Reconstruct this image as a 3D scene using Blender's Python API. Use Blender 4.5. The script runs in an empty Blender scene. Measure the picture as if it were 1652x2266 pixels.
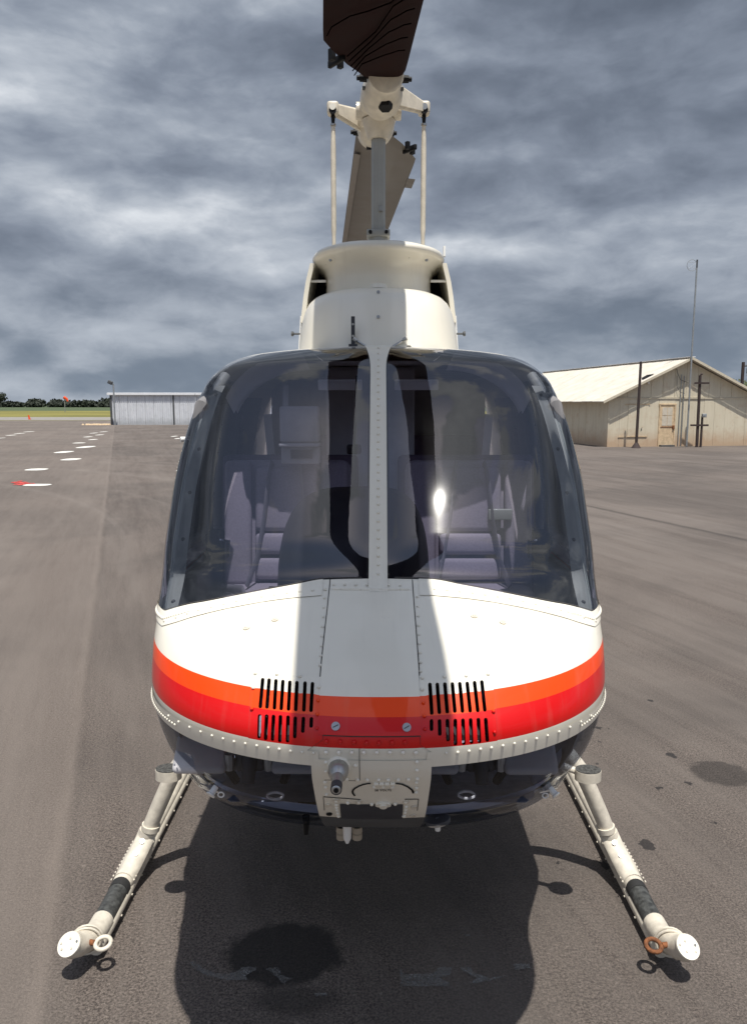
import bpy, bmesh, math, random
import numpy as np
from mathutils import Vector, Matrix
from mathutils.geometry import delaunay_2d_cdt
random.seed(7); R = math.radians
scene = bpy.context.scene; COL = scene.collection

# ------------------------------------------------------------------ camera, sky, sun, exposure
CAMH = 1.77; PITCH = R(8.0); YAW = R(0.35); FPX = 2575 / 1.5133      # focal length in units of a 1652 px wide picture
cam = bpy.data.cameras.new('camera'); camo = bpy.data.objects.new('camera', cam); COL.objects.link(camo)
cam.sensor_fit = 'HORIZONTAL'; cam.sensor_width = 36; cam.lens = 36 * FPX / 1652
cam.clip_start = 0.05; cam.clip_end = 6000
camo.location = (0, 0, CAMH); camo.rotation_euler = (math.pi/2 - PITCH, 0, YAW)
scene.camera = camo
SUNV = Vector((0.068, -0.32, 1.0)).normalized()
sun = bpy.data.lights.new('sun', 'SUN'); suno = bpy.data.objects.new('sun', sun); COL.objects.link(suno)
sun.energy = 4.5; sun.angle = R(0.53); sun.color = (1.0, 0.955, 0.88)
suno.rotation_euler = SUNV.to_track_quat('Z', 'Y').to_euler(); suno.location = SUNV * 30
scene.view_settings.view_transform = 'Standard'; scene.view_settings.look = 'None'
scene.view_settings.exposure = 0.2; scene.view_settings.gamma = 1.0

class NT:
    def __init__(s, tree): s.t = tree; s.n = tree.nodes; s.l = tree.links
    def new(s, typ, **kw):
        n = s.n.new(typ)
        for k, v in kw.items():
            if hasattr(n, k): setattr(n, k, v)
        return n
    def put(s, inp, v):
        if v is None: return
        if hasattr(v, 'is_output'): s.l.new(v, inp)
        elif isinstance(v, (tuple, list)) and inp.type == 'RGBA' and len(v) == 3: inp.default_value = (*v, 1)
        else: inp.default_value = v
    def math(s, op, a, b=None, c=None, clamp=False):
        n = s.n.new('ShaderNodeMath'); n.operation = op; n.use_clamp = clamp
        for i, v in enumerate((a, b, c)): s.put(n.inputs[i], v)
        return n.outputs[0]
    def vmath(s, op, a, b=None):
        n = s.n.new('ShaderNodeVectorMath'); n.operation = op
        s.put(n.inputs[0], a); s.put(n.inputs[1], b)
        return n.outputs['Value'] if op in ('DOT_PRODUCT', 'LENGTH', 'DISTANCE') else n.outputs[0]
    def mix(s, f, a, b, mode='MIX'):
        n = s.n.new('ShaderNodeMix'); n.data_type = 'RGBA'; n.blend_type = mode
        s.put(n.inputs[0], f); s.put(n.inputs[6], a); s.put(n.inputs[7], b); return n.outputs[2]
    def ramp(s, f, pts, ip='LINEAR'):
        n = s.n.new('ShaderNodeValToRGB'); e = n.color_ramp.elements; n.color_ramp.interpolation = ip
        while len(e) < len(pts): e.new(0.5)
        for x, (p, c) in zip(e, pts):
            x.position = p; x.color = (*c, 1) if isinstance(c, tuple) else (c, c, c, 1)
        s.put(n.inputs[0], f); return n.outputs[0]
    def noise(s, vec, scale, detail=4, rough=.5, dist=0., dim='3D'):
        n = s.n.new('ShaderNodeTexNoise'); n.noise_dimensions = dim
        s.put(n.inputs['Vector'], vec); n.inputs['Scale'].default_value = scale; n.inputs['Detail'].default_value = detail
        n.inputs['Roughness'].default_value = rough; n.inputs['Distortion'].default_value = dist
        return n.outputs['Fac']
    def rng(s, v, a, b, c=0., d=1., smooth=False):
        n = s.n.new('ShaderNodeMapRange'); n.interpolation_type = 'SMOOTHSTEP' if smooth else 'LINEAR'
        for i, x in enumerate((v, a, b, c, d)): s.put(n.inputs[i], x)
        return n.outputs[0]
    def sep(s, v):
        n = s.n.new('ShaderNodeSeparateXYZ'); s.put(n.inputs[0], v); return n.outputs
    def comb(s, x=0., y=0., z=0.):
        n = s.n.new('ShaderNodeCombineXYZ')
        for i, v in enumerate((x, y, z)): s.put(n.inputs[i], v)
        return n.outputs[0]

world = bpy.data.worlds.new('World'); scene.world = world; world.use_nodes = True
w = NT(world.node_tree); w.n.clear()
wo = w.new('ShaderNodeOutputWorld'); bg = w.new('ShaderNodeBackground'); w.l.new(bg.outputs[0], wo.inputs[0])
sky = w.new('ShaderNodeTexSky'); sky.sky_type = 'NISHITA'; sky.sun_disc = False
sky.sun_elevation = math.asin(SUNV.z); sky.sun_rotation = math.atan2(SUNV.x, SUNV.y)
sky.air_density = 1.0; sky.dust_density = 1.0; sky.altitude = 150
SKYK = 0.12; SKYO = (5.1, 2.3, 0.9)
d = w.new('ShaderNodeTexCoord').outputs['Generated']; dx, dy, dz = w.sep(d)
def deck(off):
    p = w.vmath('MULTIPLY', w.vmath('ADD', d, (0., 0., off)), (1., 1., 2.3))
    wn = w.new('ShaderNodeTexNoise'); w.put(wn.inputs['Vector'], p); wn.inputs['Scale'].default_value = 6.0; wn.inputs['Detail'].default_value = 3
    p = w.vmath('ADD', w.vmath('ADD', p, SKYO), w.vmath('MULTIPLY', w.vmath('SUBTRACT', wn.outputs['Color'], (.5, .5, .5)), (.10, .10, .10)))
    return w.math('ADD', w.math('MULTIPLY', w.noise(p, 1.35, 4, .5), .68), w.math('MULTIPLY', w.noise(p, 4.4, 8, .55), .32))
nv = deck(0.); nu = deck(.028)
rel = w.math('MULTIPLY', w.math('SUBTRACT', nv, nu), .85)
nv = w.math('ADD', nv, rel)
n2 = nv
cl = w.ramp(nv, [(.36, (.105, .127, .168)), (.44, (.145, .172, .222)), (.51, (.205, .238, .298)), (.57, (.29, .328, .39)), (.63, (.42, .458, .515)), (.71, (.68, .71, .75))])
hz = w.rng(dz, 0.0, .23, .72, 0.0, True)                              # the deck thins out into a paler slate towards the horizon
cl = w.mix(hz, cl, w.mix(w.rng(nv, .40, .60, 0, 1, True), (.19, .235, .295), (.48, .52, .575)))
sd = w.vmath('DOT_PRODUCT', d, tuple(SUNV))
gap = w.math('MULTIPLY', w.rng(sd, .45, .95, 0, 1, True), w.rng(w.math('ADD', nv, w.math('MULTIPLY', sd, .10)), .60, .655, 1, 0, True))
thin = w.mix(w.rng(sd, .3, 1.0, 0, .5, True), cl, (.90, .91, .93))      # cloud near the sun is thin and lit through
fin = w.mix(gap, thin, w.vmath('MULTIPLY', sky.outputs[0], (SKYK, SKYK, SKYK)))
w.put(bg.inputs[0], fin); bg.inputs[1].default_value = 1.0

# ------------------------------------------------------------------ picture helpers (a pixel of the 1652 px wide view -> a point in the place)
_f = np.array([-math.sin(YAW)*math.cos(PITCH), math.cos(YAW)*math.cos(PITCH), -math.sin(PITCH)])
_r = np.array([math.cos(YAW), math.sin(YAW), 0.]); _u = np.cross(_r, _f); _c = np.array([0, 0, CAMH])
def proj(p):
    q = np.asarray(p) - _c; Z = q @ _f
    return 826 + FPX*(q @ _r)/Z, 1133 - FPX*(q @ _u)/Z
def ray(px, py): return _f + _r*(px-826)/FPX - _u*(py-1133)/FPX
def at(px, py, D):
    q = ray(px, py); return Vector(_c + q*D/q[1])
def ground(px, py, z=0.):
    q = ray(px, py); return Vector(_c + q*(z-CAMH)/q[2])

# ------------------------------------------------------------------ mesh helpers
class MB:
    def __init__(s): s.v = []; s.f = []; s.nrm = None
    def add(s, vs, fs):
        o = len(s.v); s.v += [tuple(x) for x in vs]; s.f += [tuple(i+o for i in f) for f in fs]; return s
    def box(s, c, size, rot=None, bev=0.):
        a, b, e = [x/2 for x in size]; c = Vector(c)
        if bev <= 0:
            vs = [Vector((sx*a, sy*b, sz*e)) for sx in (-1, 1) for sy in (-1, 1) for sz in (-1, 1)]
            fs = [(0, 1, 3, 2), (4, 6, 7, 5), (0, 4, 5, 1), (2, 3, 7, 6), (0, 2, 6, 4), (1, 5, 7, 3)]
        else:
            bm = bmesh.new(); bmesh.ops.create_cube(bm, size=1.0)
            for v in bm.verts: v.co = Vector((v.co.x*size[0], v.co.y*size[1], v.co.z*size[2]))
            bmesh.ops.bevel(bm, geom=bm.edges[:], offset=bev, segments=3, profile=.5, affect='EDGES')
            bm.verts.index_update(); vs = [v.co.copy() for v in bm.verts]; fs = [[v.index for v in f.verts] for f in bm.faces]; bm.free()
        if rot is not None: vs = [rot @ v for v in vs]
        return s.add([v + c for v in vs], fs)
    def tube(s, pts, r, n=14, cap=True, sx=1.0):
        pts = [Vector(p) for p in pts]; rs = list(r) if isinstance(r, (list, tuple)) else [r]*len(pts)
        t0 = (pts[1]-pts[0]).normalized(); up = Vector((0, 0, 1)) if abs(t0.z) < .9 else Vector((0, 1, 0))
        o = len(s.v); a = t0.cross(up).normalized()
        for i, p in enumerate(pts):
            t = (pts[min(i+1, len(pts)-1)] - pts[max(i-1, 0)]).normalized()
            a = (a - t*a.dot(t)).normalized(); b = t.cross(a)
            for k in range(n):
                g = 2*math.pi*k/n; s.v.append(tuple(p + (a*math.cos(g)*sx + b*math.sin(g))*rs[i]))
        for i in range(len(pts)-1):
            for k in range(n):
                s.f.append((o+i*n+k, o+i*n+(k+1) % n, o+(i+1)*n+(k+1) % n, o+(i+1)*n+k))
        if cap:
            s.f.append(tuple(o+k for k in range(n))[::-1]); s.f.append(tuple(o+(len(pts)-1)*n+k for k in range(n)))
        return s
    def grid(s, rows, close=False):
        o = len(s.v); m = len(rows[0])
        for r_ in rows: s.v += [tuple(p) for p in r_]
        for i in range(len(rows)-1):
            for k in range(m if close else m-1):
                s.f.append((o+i*m+k, o+i*m+(k+1) % m, o+(i+1)*m+(k+1) % m, o+(i+1)*m+k))
        return s
    def dome(s, p, nrm, r, h=.8, n=7):
        nrm = Vector(nrm).normalized(); a = nrm.orthogonal().normalized(); b = nrm.cross(a); p = Vector(p); o = len(s.v)
        for rr, hh in ((1., -.15), (.88, .55*h), (.45, h)):
            for k in range(n):
                g = 2*math.pi*k/n; s.v.append(tuple(p + (a*math.cos(g)+b*math.sin(g))*r*rr + nrm*r*hh))
        for i in range(2):
            for k in range(n): s.f.append((o+i*n+k, o+i*n+(k+1) % n, o+(i+1)*n+(k+1) % n, o+(i+1)*n+k))
        s.f.append(tuple(o+2*n+k for k in range(n))); return s
    def disc(s, p, nrm, r, r2=None, n=24, th=.004, up=None):
        nrm = Vector(nrm).normalized(); a = (Vector(up) - nrm*nrm.dot(Vector(up))).normalized() if up is not None else nrm.orthogonal().normalized()
        b = nrm.cross(a); p = Vector(p); r2 = r2 or r
        ring = [p + a*math.cos(2*math.pi*k/n)*r + b*math.sin(2*math.pi*k/n)*r2 for k in range(n)]
        top = [q + nrm*th for q in ring]
        return s.add(ring+top, [tuple(range(n))[::-1], tuple(range(n, 2*n))] + [(k, (k+1) % n, n+(k+1) % n, n+k) for k in range(n)])
    def prism(s, poly, ext):
        n = len(poly); poly = [Vector(p) for p in poly]; ext = Vector(ext)
        return s.add(poly+[p+ext for p in poly], [tuple(range(n))[::-1], tuple(range(n, 2*n))]+[(k, (k+1) % n, n+(k+1) % n, n+k) for k in range(n)])

MATS = {}
WLOC = {}
def tag(o, label=None, cat=None, group=None, kind=None):
    for k, v in (('label', label), ('category', cat), ('group', group), ('kind', kind)):
        if v: o[k] = v
    return o
def empty(name, loc, rz=0., label=None, cat=None, group=None):
    o = bpy.data.objects.new(name, None); COL.objects.link(o); o.location = loc; o.rotation_euler = (0, 0, rz); o.empty_display_size = .2
    WLOC[o.name] = Vector(loc); return tag(o, label, cat, group)
def obj(name, mb, mat, parent=None, smooth=True, local=False, kind=None, angle=40, recalc=True):
    """link one mesh; vertices are given in world space unless local=True (then in the parent's own frame)"""
    off = Vector((0, 0, 0))
    if parent is not None and not local: off = WLOC.get(parent.name, Vector((0, 0, 0)))
    me = bpy.data.meshes.new(name)
    me.from_pydata([(v[0]-off.x, v[1]-off.y, v[2]-off.z) for v in mb.v], [], mb.f); me.update()
    if recalc and mb.nrm is None:
        bm = bmesh.new(); bm.from_mesh(me); bmesh.ops.recalc_face_normals(bm, faces=bm.faces[:]); bm.to_mesh(me); bm.free()
    if smooth:
        me.shade_smooth()
        if mb.nrm is not None: me.normals_split_custom_set_from_vertices(mb.nrm)
        else: me.set_sharp_from_angle(angle=R(angle))
    me.materials.append(MATS[mat])
    o = bpy.data.objects.new(name, me); COL.objects.link(o)
    if parent is not None:
        o.parent = parent; WLOC[o.name] = off
    else: WLOC[o.name] = Vector((0, 0, 0))
    if kind: o['kind'] = kind
    return o

# ------------------------------------------------------------------ materials
def mat(name):
    m = bpy.data.materials.new(name); m.use_nodes = True; MATS[name] = m
    t = NT(m.node_tree); return t, t.n['Principled BSDF']
def simple(name, col, rough=.5, metal=0., coat=0., var=.12, scale=9., bump=0., bscale=80.):
    t, b = mat(name); co = t.new('ShaderNodeTexCoord').outputs['Object']
    n = t.noise(co, scale, 5, .6)
    c = t.mix(t.rng(n, .3, .7, 0, 1), tuple(x*(1-var) for x in col), tuple(min(x*(1+var), 1) for x in col))
    t.put(b.inputs['Base Color'], c); b.inputs['Metallic'].default_value = metal
    t.put(b.inputs['Roughness'], t.rng(n, .3, .7, max(rough-.07, .02), min(rough+.07, 1)))
    b.inputs['Coat Weight'].default_value = coat; b.inputs['Coat Roughness'].default_value = .04
    if bump:
        bp = t.new('ShaderNodeBump'); bp.inputs['Strength'].default_value = bump; bp.inputs['Distance'].default_value = .01
        t.put(bp.inputs['Height'], t.noise(co, bscale, 4, .6)); t.put(b.inputs['Normal'], bp.outputs[0])
    return t, b
CREAM = (.80, .765, .665)
def livery():
    t, b = mat('livery'); pos = t.new('ShaderNodeNewGeometry').outputs['Position']; x, y, z = t.sep(pos)
    co = t.new('ShaderNodeTexCoord').outputs['Object']
    n = t.noise(co, 3.0, 5, .6); white = t.mix(t.rng(n, .35, .7, 0, 1), CREAM, (.77, .73, .625))
    grime = t.rng(t.noise(co, 26, 6, .7), .66, .80, 0, .35); white = t.mix(grime, white, (.52, .46, .37))
    zs = t.math('SUBTRACT', z, t.math('MULTIPLY', t.math('SUBTRACT', y, 1.52), .05))
    inband = lambda lo, hi: t.math('MULTIPLY', t.math('GREATER_THAN', zs, lo), t.math('LESS_THAN', zs, hi))
    c = t.mix(inband(1.142, 1.1715), white, (.90, .060, .0))
    c = t.mix(inband(1.0855, 1.142), c, (.62, .003, .003))
    vo = t.new('ShaderNodeTexVoronoi'); vo.inputs['Scale'].default_value = 34.; t.put(vo.inputs['Vector'], co)
    bug = t.math('MULTIPLY', t.math('LESS_THAN', vo.outputs['Distance'], t.math('MULTIPLY', t.sep(vo.outputs['Color'])[2], .085)), t.math('GREATER_THAN', t.sep(vo.outputs['Color'])[0], .90))
    c = t.mix(t.math('MULTIPLY', bug, .7), c, (.16, .11, .06))
    wash = t.noise(t.comb(t.math('MULTIPLY', x, 30.), t.math('MULTIPLY', y, 2.5), t.math('MULTIPLY', z, 2.5)), 1.0, 4, .6); c = t.mix(t.rng(wash, .55, .75, 0, .10), c, (.35, .30, .24))
    t.put(b.inputs['Base Color'], c); b.inputs['Roughness'].default_value = .34; b.inputs['Specular IOR Level'].default_value = .3
    b.inputs['Coat Weight'].default_value = .35; b.inputs['Coat Roughness'].default_value = .03
    bp = t.new('ShaderNodeBump'); bp.inputs['Strength'].default_value = .06; bp.inputs['Distance'].default_value = .02
    t.put(bp.inputs['Height'], t.noise(co, 7, 2, .5)); t.put(b.inputs['Normal'], bp.outputs[0]); t.put(b.inputs['Coat Normal'], bp.outputs[0])
livery()
simple('cream', CREAM, .38, 0, .45, .05, 6)
simple('cream_worn', (.64, .59, .495), .5, 0, .1, .17, 30, .12, 60)
simple('grip_paint', (.66, .60, .49), .5, 0, .1, .14, 24)
simple('black', (.008, .008, .009), .6, 0, 0, .2)[1].inputs['Specular IOR Level'].default_value = .2
simple('doubler_line', (.003, .002, .002), 1.0, 0, 0, 0)[1].inputs['Specular IOR Level'].default_value = 0.
simple('rubber', (.02, .02, .02), .75, 0, 0, .3)
simple('tread', (.06, .06, .057), .85, 0, 0, .9, 120, .5, 120)
simple('antislip', (.052, .054, .052), .6, 0, 0, .75, 55, .4, 90)
simple('steel', (.42, .42, .41), .35, .8, 0, .15)
simple('mast_steel', (.30, .30, .28), .38, .35, 0, .1)
simple('chrome', (.8, .8, .8), .12, 1, 0, .05)
simple('rust', (.20, .075, .028), .85, 0, 0, .6, 60, .4, 120)
simple('blade_dark', (.020, .0085, .008), .8, 0, 0, .22, 12)[1].inputs['Specular IOR Level'].default_value = .12
simple('blade_grey', (.125, .108, .09), .5, 0, .05, .12, 8)
simple('blade_edge', (.20, .175, .15), .4, .2, 0, .1)
simple('dark_interior', (.028, .028, .034), .8, 0, 0, .2)
simple('console', (.035, .037, .045), .55, 0, 0, .2)
simple('floor_mat', (.34, .37, .44), .8, 0, 0, .2, 30)
simple('chin_liner', (.36, .42, .58), .7, 0, 0, .15, 20)
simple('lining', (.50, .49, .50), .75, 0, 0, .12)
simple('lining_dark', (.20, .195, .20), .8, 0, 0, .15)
simple('frame_grey', (.36, .38, .34), .45, 0, .1, .10)
simple('seat_fabric', (.35, .315, .365), .9, 0, 0, .10, 140, .2, 300)
simple('seat_dark', (.15, .12, .17), .9, 0, 0, .12, 120)
simple('headliner', (.80, .80, .80), .7, 0, 0, .06)
simple('belt', (.24, .23, .26), .8, 0, 0, .1)
simple('red_lens', (.55, .02, .015), .2, 0, .3, .05)
simple('lamp_glass', (.50, .52, .52), .12, 0, .5, .05)
simple('white_plastic', (.82, .82, .80), .4, 0, .2, .04)
simple('beige_plastic', (.42, .36, .28), .5, 0, 0, .1)
simple('decal_black', (.01, .01, .01), .5, 0, 0, 0)
simple('seam', (.06, .055, .05), .8, 0, 0, .3)
def glass(name, tint, base=.05, ior=1.45, haze=.04, mul=1.2):
    t, b = mat(name); t.n.remove(b); out = t.n['Material Output']
    tr = t.new('ShaderNodeBsdfTransparent'); t.put(tr.inputs[0], tint)
    g1 = t.new('ShaderNodeBsdfGlossy'); g1.inputs['Roughness'].default_value = .012
    g2 = t.new('ShaderNodeBsdfGlossy'); g2.inputs['Roughness'].default_value = .11
    co = t.new('ShaderNodeTexCoord').outputs['Object']
    bp = t.new('ShaderNodeBump'); bp.inputs['Strength'].default_value = .05; bp.inputs['Distance'].default_value = .02
    t.put(bp.inputs['Height'], t.noise(co, 5, 2, .5)); t.put(g1.inputs['Normal'], bp.outputs[0])
    mg = t.new('ShaderNodeMixShader'); mg.inputs[0].default_value = haze; t.l.new(g1.outputs[0], mg.inputs[1]); t.l.new(g2.outputs[0], mg.inputs[2])
    fr = t.new('ShaderNodeFresnel'); fr.inputs['IOR'].default_value = ior
    f = t.math('ADD', t.math('MULTIPLY', fr.outputs[0], mul), base, clamp=True)
    dirt = t.new('ShaderNodeBsdfDiffuse'); t.put(dirt.inputs[0], (.55, .55, .58))
    m2 = t.new('ShaderNodeMixShader'); t.put(m2.inputs[0], t.rng(t.noise(co, 38, 8, .75), .58, .9, .0, .03))
    t.l.new(tr.outputs[0], m2.inputs[1]); t.l.new(dirt.outputs[0], m2.inputs[2])
    m = t.new('ShaderNodeMixShader'); t.put(m.inputs[0], f); t.l.new(m2.outputs[0], m.inputs[1]); t.l.new(mg.outputs[0], m.inputs[2])
    t.l.new(m.outputs[0], out.inputs[0])
glass('windshield_glass', (.61, .62, .69), .062, 1.48, .05)
glass('door_glass', (.76, .79, .84), .05)
glass('chin_glass', (.68, .73, .82), .0, 1.35, .04, .65)

def asphalt():
    t, b = mat('asphalt'); pos = t.new('ShaderNodeNewGeometry').outputs['Position']; x, y, z = t.sep(pos)
    a = R(18.6)
    q = t.math('ADD', t.math('MULTIPLY', x, math.cos(a)), t.math('MULTIPLY', y, math.sin(a)))     # across the paving lanes
    s = t.math('SUBTRACT', t.math('MULTIPLY', y, math.cos(a)), t.math('MULTIPLY', x, math.sin(a)))  # along them
    st = t.comb(t.math('MULTIPLY', q, 1.0), t.math('MULTIPLY', s, .10), 0.)
    grain = t.noise(pos, 120, 4, .85); stones = t.noise(pos, 62, 2, .6)
    streak = t.noise(st, 1.6, 6, .65, .3); broad = t.noise(pos, .22, 5, .6, .5); patch = t.noise(pos, 1.3, 6, .65)
    g = t.rng(grain, .39, .61, 0, 1)
    c = t.mix(g, (.034, .028, .025), (.225, .188, .164))
    c = t.mix(t.rng(stones, .62, .72, 0, .6), c, (.33, .28, .24))
    c = t.mix(t.rng(stones, .40, .30, 0, .7), c, (.035, .03, .028))
    c = t.mix(t.rng(streak, .42, .62, 0, .6), c, (.180, .156, .138))
    c = t.mix(t.rng(broad, .44, .58, 0, .5), c, (.070, .061, .056))
    c = t.mix(t.rng(patch, .56, .78, 0, .2), c, (.195, .168, .148))
    fine = t.noise(t.comb(t.math('MULTIPLY', q, 7.), t.math('MULTIPLY', s, .55), 0.), 1.0, 6, .7); c = t.mix(t.rng(fine, .46, .62, 0, .20), c, (.195, .168, .148)); c = t.mix(t.rng(fine, .46, .34, 0, .20), c, (.055, .047, .043))
    # curved tyre sweeps
    sw = t.noise(t.comb(t.math('MULTIPLY', t.vmath('DISTANCE', pos, (-19., 4., 0.)), 1.6), t.math('MULTIPLY', y, .03), 0.), 1.0, 5, .7)
    c = t.mix(t.math('MULTIPLY', t.rng(sw, .52, .66, 0, .22), t.rng(y, 5., 12., 0, 1)), c, (.24, .213, .19))
    # lane seams
    for q0, wd, k in ((-.27, .05, .10), (7.75, .10, .6), (3.75, .02, .15), (-8.3, .08, .4)):
        wob = t.math('MULTIPLY', t.math('SUBTRACT', t.noise(pos, 3.0, 4, .6), .5), .10)
        dd = t.math('ABSOLUTE', t.math('SUBTRACT', t.math('ADD', q, wob), q0))
        c = t.mix(t.rng(dd, 0., wd, k, 0.), c, (.035, .031, .029))
    c = t.mix(t.math('ADD', t.rng(q, -.32, -.26, .20, 0.), t.rng(t.math('ABSOLUTE', t.math('ADD', q, t.math('ADD', .29, t.math('MULTIPLY', t.math('SUBTRACT', patch, .5), .12)))), .0, .05, .25, 0.)), c, (.26, .22, .19))
    # oil and fluid spots to the right of the machine
    vo = t.new('ShaderNodeTexVoronoi'); vo.feature = 'F1'; vo.inputs['Scale'].default_value = 7.0
    wv = t.vmath('ADD', t.vmath('MULTIPLY', pos, (1., .85, 0.)), t.comb(t.math('MULTIPLY', t.noise(pos, 13, 3, .6), .10), t.math('MULTIPLY', t.noise(pos, 11, 3, .6), .10), 0.))
    t.put(vo.inputs['Vector'], wv)
    rad = t.math('ADD', t.math('MULTIPLY', t.sep(vo.outputs['Color'])[0], .16), .02)
    spot = t.rng(t.math('SUBTRACT', vo.outputs['Distance'], rad), 0.0, .022, 1, 0)
    near = t.rng(t.vmath('LENGTH', t.vmath('MULTIPLY', t.vmath('SUBTRACT', pos, (1.32, 3.15, 0.)), (1.0, .48, 0.))), .35, .85, 1, 0)
    spot = t.math('MULTIPLY', spot, t.math('GREATER_THAN', t.math('MULTIPLY', near, t.sep(vo.outputs['Color'])[1]), .16))
    c = t.mix(t.math('MULTIPLY', spot, .82), c, (.021, .020, .021))
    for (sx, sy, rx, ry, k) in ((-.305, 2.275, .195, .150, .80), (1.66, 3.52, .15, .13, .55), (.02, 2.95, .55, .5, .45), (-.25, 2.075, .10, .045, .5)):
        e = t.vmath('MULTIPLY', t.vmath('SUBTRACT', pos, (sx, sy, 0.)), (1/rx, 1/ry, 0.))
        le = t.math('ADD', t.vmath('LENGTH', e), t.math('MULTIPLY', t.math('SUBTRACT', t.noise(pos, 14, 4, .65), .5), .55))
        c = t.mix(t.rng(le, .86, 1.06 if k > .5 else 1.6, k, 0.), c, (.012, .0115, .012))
    t.put(b.inputs['Base Color'], c); b.inputs['Roughness'].default_value = .86
    b.inputs['Specular IOR Level'].default_value = .3
    bp = t.new('ShaderNodeBump'); bp.inputs['Strength'].default_value = .9; bp.inputs['Distance'].default_value = .008
    t.put(bp.inputs['Height'], t.math('ADD', t.noise(pos, 170, 4, .7), t.math('MULTIPLY', stones, .8))); t.put(b.inputs['Normal'], bp.outputs[0])
asphalt()
def grassmat():
    t, b = mat('grass'); pos = t.new('ShaderNodeNewGeometry').outputs['Position']; x, y, z = t.sep(pos)
    st = t.comb(t.math('MULTIPLY', x, .02), t.math('MULTIPLY', y, .10), 0.); n = t.noise(st, 1.0, 5, .6); n2 = t.noise(pos, .6, 6, .7)
    c = t.mix(t.rng(n, .38, .62, 0, 1), (.11, .105, .022), (.27, .235, .055))
    c = t.mix(t.rng(n2, .4, .7, 0, .5), c, (.13, .13, .03))
    c = t.mix(t.rng(y, 190, 215, 0, 1), c, t.mix(n2, (.055, .085, .035), (.075, .10, .045)))
    t.put(b.inputs['Base Color'], c); b.inputs['Roughness'].default_value = .95
grassmat()
simple('concrete_strip', (.25, .235, .215), .9, 0, 0, .18, .8)
simple('road_paint', (.72, .71, .66), .8, 0, 0, .15, 8)
simple('red_paint', (.55, .07, .06), .8, 0, 0, .3, 8)
def fadedpaint():
    t, b = mat('faded_paint'); pos = t.new('ShaderNodeNewGeometry').outputs['Position']; out = t.n['Material Output']
    b.inputs['Roughness'].default_value = .9
    t.put(b.inputs['Base Color'], (.22, .22, .215))
    n = t.math('ADD', t.math('MULTIPLY', t.noise(pos, 160, 4, .7), .6), t.math('MULTIPLY', t.noise(pos, 18, 5, .7), .4))
    t.put(b.inputs['Alpha'], t.rng(n, .38, .62, .0, .8))
fadedpaint()
def wallmat(name, c0, c1, stain, zs=1.0, sx=5.):
    t, b = mat(name); co = t.new('ShaderNodeTexCoord').outputs['Object']; x, y, z = t.sep(co)
    st = t.comb(t.math('MULTIPLY', x, sx), t.math('MULTIPLY', y, sx), t.math('MULTIPLY', z, .5))
    n = t.noise(st, 1.3, 6, .65); n2 = t.noise(co, 2.2, 6, .7)
    c = t.mix(t.rng(n, .35, .65, 0, 1), c0, c1)
    low = t.rng(t.math('ADD', z, t.math('MULTIPLY', t.math('SUBTRACT', n2, .5), 1.3)), .15*zs, .75*zs, .75, 0.)
    c = t.mix(low, c, stain)
    c = t.mix(t.rng(n2, .54, .72, 0, .5), c, stain)
    t.put(b.inputs['Base Color'], c); b.inputs['Roughness'].default_value = .7
wallmat('hangar_wall', (.60, .54, .41), (.67, .61, .475), (.47, .31, .19))
wallmat('hangar_roof', (.60, .55, .46), (.70, .66, .58), (.60, .43, .30), .0001, 1.5)
wallmat('shed_wall', (.58, .60, .64), (.72, .74, .77), (.38, .40, .42), .9)
simple('hangar_trim', (.60, .54, .42), .6, 0, 0, .1)
simple('door_paint', (.62, .47, .30), .6, 0, 0, .22, 7)
simple('door_pane', (.60, .54, .44), .5, 0, 0, .1, 7)
simple('shed_trim', (.75, .76, .78), .5, 0, 0, .06)
simple('dark_trim', (.07, .075, .08), .6, 0, 0, .2)
simple('pole_dark', (.045, .03, .028), .8, 0, 0, .3)
simple('galvanised', (.34, .36, .37), .5, .5, 0, .1)
simple('orange_plastic', (.75, .08, .015), .6, 0, 0, .1)
def leafmat(name, c0, c1):
    t, b = mat(name); co = t.new('ShaderNodeTexCoord').outputs['Object']
    t.put(b.inputs['Base Color'], t.mix(t.rng(t.noise(co, .9, 5, .7), .35, .65, 0, 1), c0, c1)); b.inputs['Roughness'].default_value = .8
leafmat('far_leaf', (.010, .016, .010), (.026, .034, .018)); leafmat('leaf', (.045, .062, .022), (.10, .115, .045))
simple('bark', (.06, .045, .035), .9)

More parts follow.
